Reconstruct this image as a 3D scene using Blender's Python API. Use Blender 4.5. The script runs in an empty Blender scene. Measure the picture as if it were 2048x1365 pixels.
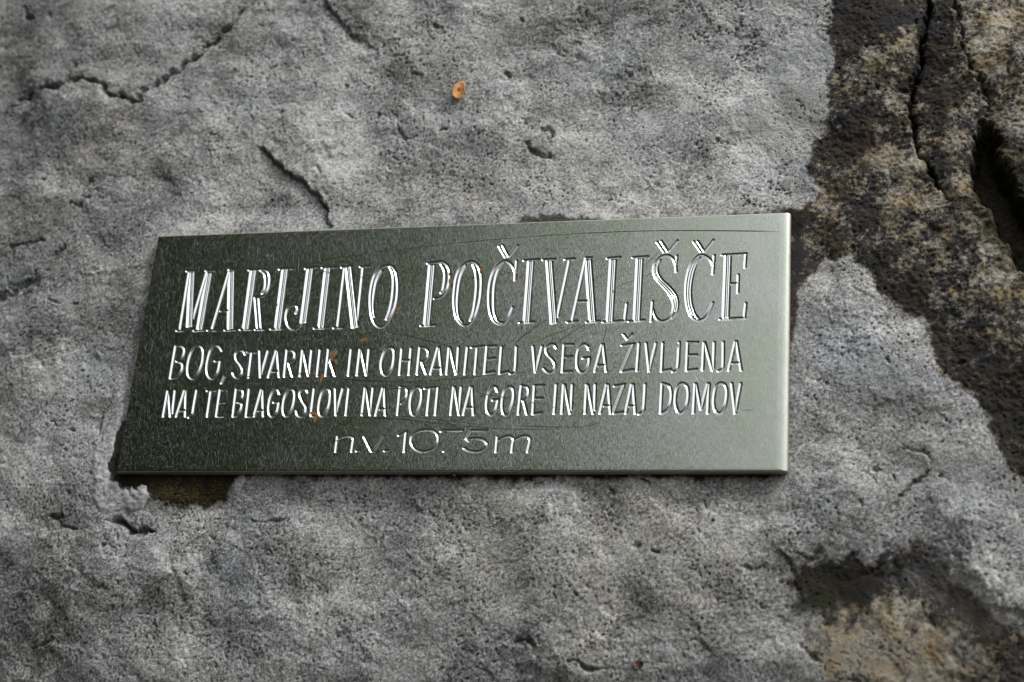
import bpy, math, random
import numpy as np
from mathutils import Vector, Matrix

S = bpy.context.scene
C = S.collection
# ------------------------------------------------------------------ camera
# Plaque coordinates (metres): x right, y up, z out of the rock, origin at the
# lower left corner of the plaque's face.  World = (x, -z, y + PLAQUE_HEIGHT).
PH = 1.85
def w3(x, y, z=0.0): return Vector((x, -z, y + PH))
FPX = 3265.2
RR = np.array([[0.97209557, 0.07531466, -0.22216639],
               [-0.01931618, -0.91814604, -0.39577106],
               [-0.23378856, 0.3890187, -0.89107091]])
CP = np.array([0.46591558, -0.29376324, 0.85933632])
def vw(v): return Vector((v[0], -v[2], v[1]))
cam_d = bpy.data.cameras.new("camera"); cam = bpy.data.objects.new("camera", cam_d); C.objects.link(cam)
r, u, b = vw(RR[0]), vw(-RR[1]), vw(-RR[2])
cam.matrix_world = Matrix(((r.x, u.x, b.x, CP[0]), (r.y, u.y, b.y, -CP[2]), (r.z, u.z, b.z, CP[1] + PH), (0, 0, 0, 1)))
cam_d.sensor_width = 36.0; cam_d.lens = FPX / 2048 * 36.0
cam_d.clip_start = 0.02; cam_d.clip_end = 2000
cam_d.dof.use_dof = True
cam_d.dof.focus_distance = float(RR[2] @ (np.array([0.24, 0.085, 0.0]) - CP))
cam_d.dof.aperture_fstop = 5.6
S.camera = cam
S.render.engine = 'CYCLES'
# ------------------------------------------------------------------ sky, sun, exposure
SUN = np.array([0.55, 0.75, 0.36]); SUN /= np.linalg.norm(SUN)      # direction to the sun, plaque coordinates
sw = vw(SUN)
elev = math.asin(sw.z); az = math.atan2(sw.x, sw.y)
world = bpy.data.worlds.new("World"); S.world = world; world.use_nodes = True
nt = world.node_tree; nt.nodes.clear()
sky = nt.nodes.new('ShaderNodeTexSky'); sky.sky_type = 'NISHITA'; sky.sun_disc = False
sky.sun_elevation = elev; sky.sun_rotation = az
sky.air_density = 1.0; sky.dust_density = 6.0; sky.ozone_density = 0.6
hs = nt.nodes.new('ShaderNodeHueSaturation'); hs.inputs['Saturation'].default_value = 0.25
bg = nt.nodes.new('ShaderNodeBackground'); bg.inputs['Strength'].default_value = 0.10
wo = nt.nodes.new('ShaderNodeOutputWorld')
# thin overcast: even pale cloud drawn over most of the clear sky
tcw = nt.nodes.new('ShaderNodeTexCoord'); cn_ = nt.nodes.new('ShaderNodeTexNoise'); cn_.inputs['Scale'].default_value = 2.2; cn_.inputs['Detail'].default_value = 4
nt.links.new(tcw.outputs['Generated'], cn_.inputs['Vector'])
cr_ = nt.nodes.new('ShaderNodeValToRGB'); cr_.color_ramp.elements[0].position = .3; cr_.color_ramp.elements[0].color = (.72, .74, .78, 1); cr_.color_ramp.elements[1].position = .7; cr_.color_ramp.elements[1].color = (1, 1, 1, 1)
nt.links.new(cn_.outputs['Fac'], cr_.inputs[0])
cs_ = nt.nodes.new('ShaderNodeVectorMath'); cs_.operation = 'SCALE'; cs_.inputs['Scale'].default_value = 9.0; nt.links.new(cr_.outputs[0], cs_.inputs[0])
mx_ = nt.nodes.new('ShaderNodeMix'); mx_.data_type = 'RGBA'; mx_.inputs[0].default_value = 0.86
nt.links.new(sky.outputs[0], hs.inputs['Color']); nt.links.new(hs.outputs[0], mx_.inputs[6]); nt.links.new(cs_.outputs[0], mx_.inputs[7]); nt.links.new(mx_.outputs[2], bg.inputs[0]); nt.links.new(bg.outputs[0], wo.inputs[0])
sun_d = bpy.data.lights.new("sun", 'SUN'); sun_d.energy = 1.5; sun_d.angle = math.radians(10); sun_d.color = (1, 0.97, 0.93)
sun = bpy.data.objects.new("sun", sun_d); C.objects.link(sun)
sun.rotation_euler = sw.to_track_quat('Z', 'Y').to_euler()
S.view_settings.view_transform = 'Standard'; S.view_settings.look = 'None'
S.view_settings.exposure = 0.74; S.view_settings.gamma = 1.0; S.view_settings.use_curve_mapping = False

# ------------------------------------------------------------------ photo pixel <-> plaque plane
TT = -RR @ CP
def to_px(x, y, z):
    qx = RR[0, 0]*x + RR[0, 1]*y + RR[0, 2]*z + TT[0]
    qy = RR[1, 0]*x + RR[1, 1]*y + RR[1, 2]*z + TT[1]
    qz = RR[2, 0]*x + RR[2, 1]*y + RR[2, 2]*z + TT[2]
    return FPX*qx/qz + 1024, FPX*qy/qz + 682.5
def from_px(p, z=0.0):
    p = np.atleast_2d(np.asarray(p, float))
    d = np.stack([(p[:, 0]-1024)/FPX, (p[:, 1]-682.5)/FPX, np.ones(len(p))], 1) @ RR
    t = (z - CP[2]) / d[:, 2]
    return CP[:2] + d[:, :2]*t[:, None]

# ------------------------------------------------------------------ numpy noise
def _hash(ix, iy, seed):
    h = (ix.astype(np.int64)*374761393 + iy.astype(np.int64)*668265263 + seed*1442695041) & 0xFFFFFFFF
    h = ((h ^ (h >> 13)) * 1274126177) & 0xFFFFFFFF
    h = ((h ^ (h >> 16)) * 2246822519) & 0xFFFFFFFF
    return h ^ (h >> 15)
def gnoise(x, y, seed=0):
    ca, sa = math.cos(seed*2.399+.4), math.sin(seed*2.399+.4)
    x, y = x*ca-y*sa+31.7, x*sa+y*ca-11.3
    ix = np.floor(x); iy = np.floor(y); fx = x-ix; fy = y-iy
    ux = fx*fx*fx*(fx*(fx*6-15)+10); uy = fy*fy*fy*(fy*(fy*6-15)+10)
    def g(ox, oy):
        a = _hash(ix+ox, iy+oy, seed).astype(np.float64)*(2*math.pi/4294967296.0)
        return np.cos(a)*(fx-ox) + np.sin(a)*(fy-oy)
    a = g(0, 0); b_ = g(1, 0); c = g(0, 1); d = g(1, 1)
    return (a + ux*(b_-a) + uy*(c-a) + ux*uy*(a-b_-c+d)) * 1.5
def fbm(x, y, scale, octs, seed=0, gain=0.5, lac=2.03):
    s = 0; a = 1; t = 0; f = 1/scale
    for o in range(octs):
        s = s + a*gnoise(x*f+o*17.3, y*f-o*9.1, seed+o*7); t += a; a *= gain; f *= lac
    return s/t
def sstep(a, b_, x):
    t = np.clip((x-a)/(b_-a), 0, 1); return t*t*(3-2*t)
def catmull(pts, n=8, closed=False):
    P = np.asarray(pts, float)
    if len(P) < 3: return P
    if closed and np.allclose(P[0], P[-1]): P = P[:-1]
    out = []; N = len(P)
    rng = range(N) if closed else range(N-1)
    for i in rng:
        if closed: p0, p1, p2, p3 = P[(i-1) % N], P[i], P[(i+1) % N], P[(i+2) % N]
        else: p0, p1, p2, p3 = P[max(i-1, 0)], P[i], P[i+1], P[min(i+2, N-1)]
        for k in range(n):
            t = k/n
            out.append(0.5*((2*p1)+(-p0+p2)*t+(2*p0-5*p1+4*p2-p3)*t*t+(-p0+3*p1-3*p2+p3)*t**3))
    out.append(P[0] if closed else P[-1])
    return np.array(out)

# ------------------------------------------------------------------ materials helpers
def mat(name):
    m = bpy.data.materials.new(name); m.use_nodes = True
    n = m.node_tree; bs = n.nodes['Principled BSDF']
    return m, n, bs
def nd(n, t, **kw):
    k = n.nodes.new(t)
    for a, v in kw.items():
        if a in k.inputs.keys(): k.inputs[a].default_value = v
        else: setattr(k, a, v)
    return k
def mixc(n, fac, a, b_, blend='MIX'):
    m = n.nodes.new('ShaderNodeMix'); m.data_type = 'RGBA'; m.blend_type = blend
    for s, v in ((0, fac), (6, a), (7, b_)):
        if hasattr(v, 'links') or isinstance(v, bpy.types.NodeSocket): n.links.new(v, m.inputs[s])
        elif s == 0: m.inputs[0].default_value = v
        else: m.inputs[s].default_value = (*v, 1)
    return m.outputs[2]
def mth(n, op, a, b_=None, c=None, clamp=False):
    m = n.nodes.new('ShaderNodeMath'); m.operation = op; m.use_clamp = clamp
    for i, v in enumerate((a, b_, c)):
        if v is None: continue
        if isinstance(v, bpy.types.NodeSocket): n.links.new(v, m.inputs[i])
        else: m.inputs[i].default_value = v
    return m.outputs[0]
def simple_mat(name, col, rough=0.7, col2=None, scale=400, metallic=0.0, bump=0.0):
    m, n, bs = mat(name)
    bs.inputs['Roughness'].default_value = rough; bs.inputs['Metallic'].default_value = metallic
    tc = n.nodes.new('ShaderNodeTexCoord')
    no = nd(n, 'ShaderNodeTexNoise', Scale=scale, Detail=4.0); n.links.new(tc.outputs['Object'], no.inputs['Vector'])
    c2 = col2 or tuple(c*0.6 for c in col)
    f = mth(n, 'MULTIPLY_ADD', no.outputs['Fac'], 3.0, -1.0, clamp=True)
    n.links.new(mixc(n, f, col, c2), bs.inputs['Base Color'])
    if bump:
        bu = nd(n, 'ShaderNodeBump', Strength=0.6, Distance=bump); n.links.new(no.outputs['Fac'], bu.inputs['Height']); n.links.new(bu.outputs[0], bs.inputs['Normal'])
    return m
def mesh_obj(name, verts, faces, m, parent=None, smooth=True):
    me = bpy.data.meshes.new(name)
    verts = np.asarray(verts, np.float32)
    if isinstance(faces, np.ndarray):
        k = faces.shape[1]; nf = len(faces)
        me.vertices.add(len(verts)); me.vertices.foreach_set('co', verts.ravel())
        me.loops.add(nf*k); me.loops.foreach_set('vertex_index', faces.astype(np.int32).ravel())
        me.polygons.add(nf); me.polygons.foreach_set('loop_start', np.arange(nf, dtype=np.int32)*k)
        me.update(calc_edges=True)
    else:
        me.from_pydata([tuple(v) for v in verts], [], faces); me.update()
    me.polygons.foreach_set('use_smooth', np.full(len(me.polygons), smooth)); me.validate()
    me.materials.append(m)
    o = bpy.data.objects.new(name, me); C.objects.link(o)
    if parent: o.parent = parent
    return o
def thing(o, label, cat, group=None):
    o['label'] = label; o['category'] = cat
    if group: o['group'] = group
    return o
def W(x, y, z): return np.stack([x, -z, y+PH], -1)

# ================================================================== ROCK
PLW, PLH, PLT = 0.4022, 0.1605, 0.0048        # plaque width, height, thickness
ST = 0.00056
x0, x1, y0, y1 = -0.135, 0.60, -0.155, 0.325
cn = from_px([(0, 0), (2048, 0), (2048, 1365), (0, 1365)], -0.006)
x0 = cn[:, 0].min()-0.012; x1 = cn[:, 0].max()+0.012; y0 = cn[:, 1].min()-0.012; y1 = cn[:, 1].max()+0.012
def grow(a, sgn):                                # coarse continuation of the rock beyond the close-up
    out = []; s = ST
    v = a
    while abs(v-a) < 1.9:
        s *= 1.16; v += sgn*s; out.append(v)
    return out
gx = np.array(grow(x0, -1)[::-1] + list(np.arange(x0, x1, ST)) + grow(x1, 1))
gy = np.array(grow(y0, -1)[::-1] + list(np.arange(y0, y1, ST)) + grow(y1, 1))
X, Y = np.meshgrid(gx, gy)
mx, my = X*1000, Y*1000                          # millimetres
# the photographed marks, in photo pixels carried onto the rock plane
PX, PY = to_px(X, Y, -0.006)
PX = np.clip(PX, -4000, 6000); PY = np.clip(PY, -4000, 6000)
wa = 9*gnoise(mx/9, my/9, 71) + 5*gnoise(mx/3.2, my/3.2, 72) + 2.5*gnoise(mx/1.3, my/1.3, 78)
wb = 9*gnoise(mx/9, my/9, 73) + 5*gnoise(mx/3.2, my/3.2, 74) + 2.5*gnoise(mx/1.3, my/1.3, 79)
QX, QY = PX+wa, PY+wb                            # warped, for ragged outlines

def box(xa_, xb_, ya_, yb_):
    """grid window that holds a rectangle of photo pixels"""
    q = from_px([(xa_, ya_), (xb_, ya_), (xb_, yb_), (xa_, yb_)], -0.006)
    return (slice(max(np.searchsorted(gy, q[:, 1].min())-2, 0), np.searchsorted(gy, q[:, 1].max())+2), slice(max(np.searchsorted(gx, q[:, 0].min())-2, 0), np.searchsorted(gx, q[:, 0].max())+2))
def blob(cx, cy, rx, ry, ang=0, warp=1.0, sharp=1.0):
    out = np.zeros(PX.shape); R_ = 2.2*max(rx, ry)+30*warp
    sl = box(cx-R_, cx+R_, cy-R_, cy+R_)
    c, s = math.cos(math.radians(ang)), math.sin(math.radians(ang))
    dx = (PX[sl]+wa[sl]*warp*2)-cx; dy = (PY[sl]+wb[sl]*warp*2)-cy
    q = ((dx*c+dy*s)/rx)**2 + ((-dx*s+dy*c)/ry)**2
    out[sl] = np.exp(-q**sharp); return out
def seg_dist(qx, qy, pts, pad=60, signed=False):
    """distance to a polyline (and side, and position along it), evaluated near it only"""
    P = np.asarray(pts, float)
    D = np.full(qx.shape, 1e3); SD = np.zeros(qx.shape); TP = np.zeros(qx.shape)
    L = np.concatenate([[0], np.cumsum(np.hypot(*(P[1:]-P[:-1]).T))]); tot = L[-1]
    sel = (qx > P[:, 0].min()-pad) & (qx < P[:, 0].max()+pad) & (qy > P[:, 1].min()-pad) & (qy < P[:, 1].max()+pad)
    x, y = qx[sel], qy[sel]
    d = np.full(x.shape, 1e3); sd = np.zeros(x.shape); tp = np.zeros(x.shape)
    for i in range(len(P)-1):
        ax, ay = P[i]; bx, by = P[i+1]; vx, vy = bx-ax, by-ay; l2 = vx*vx+vy*vy+1e-9
        t = np.clip(((x-ax)*vx+(y-ay)*vy)/l2, 0, 1)
        ex, ey = x-ax-t*vx, y-ay-t*vy; dd = np.hypot(ex, ey); m_ = dd < d
        d[m_] = dd[m_]; sd[m_] = np.sign(vx*ey-vy*ex)[m_]; tp[m_] = ((L[i]+t*(L[i+1]-L[i]))/tot)[m_]
    D[sel] = d; SD[sel] = sd; TP[sel] = tp
    return D, SD, TP
def inpoly(qx, qy, pts):
    P = np.asarray(pts, float); ins = np.zeros(qx.shape, bool)
    j = len(P)-1
    for i in range(len(P)):
        xi, yi = P[i]; xj, yj = P[j]
        ins ^= ((yi > qy) != (yj > qy)) & (qx < (xj-xi)*(qy-yi)/(yj-yi+1e-12)+xi)
        j = i
    return ins
def poly_sd(qx, qy, pts, pad=60):
    """signed distance, positive inside"""
    P = list(pts)+[pts[0]]; out = np.full(qx.shape, -1e3); a = np.asarray(pts, float)
    sl = box(a[:, 0].min()-pad-30, a[:, 0].max()+pad+30, a[:, 1].min()-pad-30, a[:, 1].max()+pad+30)
    D, _, _ = seg_dist(qx[sl], qy[sl], P, pad)
    out[sl] = np.where(inpoly(qx[sl], qy[sl], pts), D, -D); return out

# --- relief, millimetres
Hh = 5.0*fbm(mx+900, my, 150, 2, 3) + 4.4*fbm(mx*0.9+my*0.35, my-mx*0.2, 52, 2, 11)
amp = 0.85+0.9*fbm(mx, my, 45, 2, 29)
ux, uy = mx+3*gnoise(mx/7, my/7, 61), my+3*gnoise(mx/7, my/7, 62)
Hh += amp*1.35*fbm(ux, uy*1.15, 16, 3, 21, gain=0.5)
Hh -= amp*0.6*np.abs(fbm(ux+33, uy, 11, 3, 37))          # creases
Hh += np.clip(amp, .3, 2)*0.50*fbm(ux+my*.3, uy, 3.8, 4, 45, gain=0.66)
slopeplane = -0.012*(mx-200) - 0.004*(my-80)
Hh += slopeplane*0.3
# random small pock marks
rp = np.random.default_rng(5)
pit = np.clip(gnoise(mx/1.9, my/1.9, 90)-0.40, 0, 1)*np.clip(fbm(mx, my, 30, 2, 91)*2+0.6, 0, 1.4)
Hh -= pit*3.0
pitdark = np.clip(pit*4, 0, 1)*0.45

crackdark = np.zeros(X.shape)
def pwin(P, pad):
    P = np.asarray(P, float); return box(P[:, 0].min()-pad, P[:, 0].max()+pad, P[:, 1].min()-pad, P[:, 1].max()+pad)
def crack(pts, w, depth, lip=0.0, ends=(0.08, 0.08), warp=0.35, dark=0.8):
    sl = pwin(pts, 40+w*3); x_, y_ = mx[sl], my[sl]
    D, sd, tp = seg_dist(PX[sl]+wa[sl]*warp, PY[sl]+wb[sl]*warp, catmull(pts, 5), 40+w*3)
    tap = sstep(0, ends[0], tp)*sstep(0, ends[1], 1-tp)
    br_ = 0.62+0.9*np.clip(0.5+1.3*gnoise(x_/7, y_/7, int(pts[0][0]) % 97+5)+.5*gnoise(x_/2.2, y_/2.2, 7), 0, 1.4)
    ww = np.maximum(w*br_*np.maximum(tap, 0.12), 0.5)
    k = np.exp(-(D/ww)**2)
    Hh[sl] -= depth*k*tap*np.clip(br_, .4, 1.2)
    # worn shoulders on both sides
    Hh[sl] -= depth*0.16*np.exp(-D/(w*2.6))*tap
    if lip: Hh[sl] += lip*np.exp(-D/(w*6))*np.where(sd > 0, 1, -1)*tap*sstep(0, 2, D)
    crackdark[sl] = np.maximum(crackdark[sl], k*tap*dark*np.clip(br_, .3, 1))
def ledge(pts, drop, reach=70, edge=3.0, warp=0.7, ends=(0.15, 0.15), dark=0.5, dw=5):
    """rock on the left-hand side of the travelling direction stands proud; it falls back to the right"""
    sl = pwin(pts, reach*2.5)
    D, sd, tp = seg_dist(PX[sl]+wa[sl]*warp, PY[sl]+wb[sl]*warp, catmull(pts, 5), reach*2.5)
    tap = sstep(0, ends[0], tp)*sstep(0, ends[1], 1-tp)
    s = D*sd
    f = sstep(-edge, edge, s)*np.exp(-np.maximum(s, 0)/reach)      # s>0 : low side
    g = sstep(-edge*0.3, edge, -s)*np.exp(-np.maximum(-s, 0)/reach)
    Hh[sl] += (-drop*0.75*f + drop*0.35*g)*tap
    crackdark[sl] = np.maximum(crackdark[sl], np.exp(-((s-dw*0.6)/dw)**2)*tap*dark)  # shadow at the foot of the ledge painted in as a dark band
# photo y grows downwards: sign>0 lies to the right of travel as seen in the picture
crack([(-30,214),(10,200),(50,182),(80,165),(110,168),(125,158),(150,153),(175,157),(205,172),(220,190),(250,197),(272,206),(285,187),(310,172),(335,150),(355,138),(375,120),(400,102),(420,85),(445,66),(466,46),(486,8),(492,-20)], 4.4, 4.2, lip=0.9, ends=(0.12, 0.12))
crack([(300,178),(318,162),(338,142),(350,136)], 4.0, 2.2, ends=(0.3,0.2), dark=.5)
ledge([(510,286),(530,297),(552,322),(585,350),(600,358),(628,385),(650,410),(655,440),(668,456)][::-1][::-1], 3.4, 48, 3, ends=(0.1, 0.02), dark=.75, dw=5)
ledge([(640,-20),(668,25),(700,62),(722,80),(745,88)], 2.2, 70, 4, ends=(0.05, 0.25), dark=.2)
crack([(190,1040),(225,1040),(240,1041),(255,1053),(270,1062),(290,1060),(318,1066)], 5.2, 4.2, ends=(0.35, 0.12), dark=0.95)
crack([(92,1029),(108,1032),(125,1028)], 3, 1.6); crack([(110,1046),(130,1052),(152,1056)], 2.4, 1.3, dark=.5)
crack([(495,1042),(530,1043),(580,1038)], 1.8, 1.0, dark=.4)
crack([(-30,585),(0,576),(30,566),(55,552),(74,541)], 8.0, 2.6, ends=(0.02, 0.2), dark=0.3)
crack([(98,514),(108,498),(126,482)], 3.6, 1.8, dark=0.45); crack([(0,486),(35,477),(80,473)], 2.6, 1.4, dark=.45)
crack([(84,588),(105,600),(124,605)], 1.8, .9, dark=.3)
crack([(132,402),(155,408),(165,396),(180,392)], 3.0, 1.8, dark=.7); crack([(158,395),(170,370),(182,358),(196,352)], 1.8, 1.0, dark=.5)
crack([(38,-5),(42,20),(50,26),(62,24)], 4.5, 2.0, dark=.5)
crack([(820,150),(832,148),(845,155)], 3.2, 1.8, dark=.6); crack([(1006,148),(1013,152),(1021,159)], 3.4, 1.8, dark=.6)
crack([(1050,285),(1068,305),(1080,313),(1094,316),(1101,306)], 3.6, 2.0, dark=.6); crack([(1080,262),(1092,252),(1104,268),(1090,276)], 3.0, 1.5, dark=.4)
crack([(880,268),(886,262),(895,264)], 2.6, 1.2, dark=.6)
crack([(780,215),(793,240),(800,265),(812,285)], 2.2, 1.2, dark=.4)
ledge([(700,60),(735,82),(760,120)], 1.2, 60, 5, dark=.15)
crack([(1862,-10),(1850,40),(1842,75),(1838,130),(1832,150),(1824,168),(1822,220),(1830,260),(1838,300),(1855,322),(1868,350),(1885,375),(1905,393),(1925,397)], 4.8, 7.0, lip=1.3, ends=(0.02, 0.1), warp=0.6, dark=0.9)
crack([(1908,-10),(1920,40),(1928,80),(1940,128),(1962,152),(1972,200),(1976,240)], 3.2, 3.4, lip=0.5, ends=(0.02, 0.05), warp=0.8, dark=0.6)
crack([(1795,172),(1815,174),(1824,170)], 2.2, 1.5, dark=.5)
crack([(1780,870),(1800,884),(1830,898),(1848,903),(1862,912),(1862,928),(1846,950),(1832,962),(1806,990),(1792,1004),(1765,1016),(1745,1013)], 2.4, 1.6, lip=0.8, ends=(0.25, 0.3), warp=.8, dark=.5)
crack([(1125,1322),(1150,1320),(1163,1332),(1182,1336),(1218,1334)], 3.2, 2.0, dark=.7)
ledge([(1540,1085),(1580,1130),(1600,1190),(1590,1225)], 1.2, 60, 9, dark=.1)
crack([(1700,1160),(1730,1150),(1760,1132),(1790,1112)], 4.0, 1.6, dark=.3, ends=(.4,.4))
crack([(1485,1132),(1505,1140),(1530,1130)], 3.0, 1.6, dark=.5)
ledge([(1900,1110),(1990,1190),(2048,1230),(2100,1250)], 2.5, 90, 16, warp=1.6, dark=.1)
crack([(1590,1280),(1620,1310),(1650,1330)], 5.0, 2.0, dark=.35, ends=(.4,.4))
ledge([(245,782),(222,806),(206,836),(196,870)], 1.4, 40, 3, dark=.3)
ledge([(345,1105),(352,1160),(372,1215)], 0.9, 60, 6, dark=.15)
crack([(1315,958),(1300,985),(1236+55,1005)], 1.2, .6, dark=.3)
crack([(40,1292),(70,1285),(100,1270)], 2.5, 1.2, dark=.3)
crack([(1020,1285),(1050,1278),(1065,1295)], 3.0, 1.5, dark=.3)
# small chips, nicks and shallow scale edges all over the face
gq = np.random.default_rng(41)
def wander(cx, cy, L, a, n_=4, kink=.5):
    P = [(cx, cy)]
    for k in range(n_):
        a2 = a+gq.normal(0, kink); P.append((P[-1][0]+L/n_*math.cos(a2), P[-1][1]+L/n_*math.sin(a2)))
    return P
for k in range(150):
    cx, cy = gq.uniform(-20, 2060), gq.uniform(-20, 1380)
    if 215 < cx < 1600 and 415 < cy < 960: continue
    a = math.radians(gq.choice([35, 50, -35, 5, 70])+gq.normal(0, 14))
    crack(wander(cx, cy, gq.uniform(6, 30), a), gq.uniform(1.2, 3.2), gq.uniform(.7, 1.8), dark=gq.uniform(.1, .55), ends=(.3, .3))
for k in range(34):
    cx, cy = gq.uniform(-20, 2060), gq.uniform(-20, 1380)
    if 160 < cx < 1640 and 380 < cy < 980: continue
    a = math.radians(gq.choice([38, 55, 20])+gq.normal(0, 12))
    ledge(wander(cx, cy, gq.uniform(40, 150), a, 5, .35), gq.uniform(.5, 1.3), gq.uniform(20, 50), gq.uniform(5, 10), ends=(.35, .35), dark=0, dw=3)
# deep hollow at the far right
hol = poly_sd(QX, QY, [(1960,236),(1990,250),(2006,315),(2034,370),(2066,420),(2130,520),(2110,600),(2030,530),(1992,460),(1966,400),(1940,372),(1944,300)], 90)
Hh -= 18*sstep(-6, 18, hol)
# the right-hand rock stands a step below the grey face
zone_r = [(1655,-400),(1665,40),(1650,62),(1668,112),(1655,172),(1656,230),(1640,270),(1622,298),(1612,325),(1618,350),(1638,372),(1628,400),(1600,412),(1572,418),(1560,440),
          (1560,600),(1572,735),(1582,720),(1592,660),(1598,590),(1622,548),(1650,520),(1690,505),(1722,520),(1742,560),(1775,600),(1800,612),(1848,640),(1866,700),(1872,745),(1905,765),(1945,790),(1975,840),(1985,870),(2010,930),(2060,970),(2500,1000),(2500,-400)]
zr = poly_sd(QX, QY, zone_r, 60)
zr_m = sstep(-5, 5, zr+7*fbm(mx, my, 1.6, 2, 133)*sstep(.0, .5, .3+fbm(mx, my, 12, 2, 134)))*(PX > 1400)
Hh -= 0.7*sstep(-6, 9, zr)*(PX > 1595)*sstep(1595, 1640, PX)
zone_b = [(1590,1150),(1598,1120),(1640,1102),(1690,1105),(1730,1128),(1745,1120),(1800,1090),(1860,1085),(1900,1120),(1960,1180),(2000,1215),(2080,1260),(2400,1300),(2400,1700),(1640,1700),(1660,1380),(1640,1320),(1600,1270),(1610,1240),(1580,1210)]
zb = poly_sd(QX, QY, zone_b, 60); zb_m = sstep(-26, 26, zb+38*fbm(mx, my, 14, 3, 130)-8)
for (cx, cy, r1, a_) in [(1985,100,90,3.0),(1880,200,60,1.6),(2030,250,60,3.5),(1500,250,120,1.2),(900,60,130,1.0),(620,210,120,1.2),(450,330,120,-1.0),(1000,280,100,1.0),(1820,820,120,1.5),(1620,1330,120,2.0),
                        (1800,1300,120,3.0),(300,1180,130,-1.0),(130,950,110,1.0),(620,1000,160,-.6),(1680,1170,70,-3.0),(1950,1080,120,2.0),(2010,620,100,2.0)]:
    Hh += a_*np.exp(-(((PX-cx)**2+(PY-cy)**2)/(r1*r1)))
Hh -= 9*np.clip((330-PX)/330, 0, 3)**2 + 13*np.clip((PY-1120)/300, 0, 3)**2 + 10*np.clip((60-PY)/200, 0, 3)**2      # edges bent back, shaped to fall darker left and below
# coarse grain of the brown rock
Hh += zr_m*0.55*fbm(mx+50, my+7, 6.5, 3, 140)*2 + zr_m*0.4*gnoise(mx/2.3, my/2.3, 143)
# seat for the plaque: the face is level there, just behind the plate
seat = sstep(0.022, 0.0, np.maximum(np.maximum(-X, X-PLW), np.maximum(-Y, Y-PLH)))
base_z = -6.4 + Hh
# outside of the seat keep the neighbourhood from burying the plate
lowf = 0.6*fbm(mx, my, 20, 2, 3)
Zr = np.where(True, base_z*(1-seat) + seat*np.minimum(-5.3+lowf+(Hh-5.0*fbm(mx+900, my, 150, 2, 3))*0.30, -3.2), 0)
Zr -= 2.2*seat*sstep(-930, -955, -PY)*0
inside = (X > 0.004) & (X < PLW-0.004) & (Y > 0.004) & (Y < PLH-0.004)
Zr = np.where(inside, np.minimum(Zr, -6.0), Zr)
# lichen fruit-body pits: clusters of small black pin holes
pins = []
def cluster(pts, n, spread, seed):
    g = np.random.default_rng(seed); P = catmull(pts, 10)
    for k in range(n):
        c = P[g.integers(len(P))] + g.normal(0, spread, 2); pins.append((c[0], c[1], g.uniform(1.5, 2.6)))
cluster([(1360,5),(1385,12),(1410,20),(1420,40)], 60, 8, 1)
cluster([(1478,10),(1480,40),(1470,58)], 22, 4, 2)
cluster([(1435,50),(1450,60),(1468,60)], 14, 3, 3)
cluster([(1505,55),(1510,75),(1498,95)], 24, 5, 4)
cluster([(1465,113),(1480,112),(1494,105)], 12, 3, 5)
cluster([(1355,60),(1390,70),(1425,82)], 26, 7, 6)
cluster([(1535,370),(1560,380),(1580,385)], 12, 5, 7); cluster([(1485,395),(1505,402),(1530,415)], 22, 6, 8)
cluster([(780,85),(800,110),(830,135)], 40, 14, 9); cluster([(850,50),(880,70),(860,110)], 26, 16, 10)
cluster([(1050,240),(1070,255),(1090,250)], 12, 7, 11); cluster([(900,240),(960,265)], 14, 14, 12)
cluster([(930,370),(970,365)], 18, 9, 13); cluster([(1595,200),(1602,205)], 3, 2, 14)
cluster([(700,990),(720,1000)], 8, 7, 15); cluster([(1060,960),(1075,968)], 10, 4, 16)
cluster([(700,40),(820,60)], 26, 30, 17)
gR = np.random.default_rng(77)
for k in range(260): pins.append((gR.uniform(0, 1640), gR.uniform(0, 1365), gR.uniform(0.9, 2.0)))
fx0, fy0 = np.searchsorted(gx, x0), np.searchsorted(gy, y0)
pinmask = np.zeros(X.shape)
for (px, py, rr) in pins:
    c = from_px([(px, py)], -0.006)[0]; i = int(fx0+(c[0]-x0)/ST); j = int(fy0+(c[1]-y0)/ST)
    if i < 4 or j < 4 or i > X.shape[1]-5 or j > X.shape[0]-5: continue
    sl = (slice(j-3, j+4), slice(i-3, i+4))
    k = np.exp(-(((X[sl]-c[0])**2+(Y[sl]-c[1])**2)/((rr*0.00031)**2)))
    pinmask[sl] = np.maximum(pinmask[sl], k)
Zr -= 1.1*pinmask
# rounded retreat of the rock far beyond the close-up
Zr -= 1000*0.10*(np.maximum(0, np.hypot(X-0.2, Y-0.08)-0.5))**1.5
Zr += 60*fbm(mx, my, 900, 3, 301)*sstep(0.35, 0.9, np.hypot(X-0.2, Y-0.08))

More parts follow.
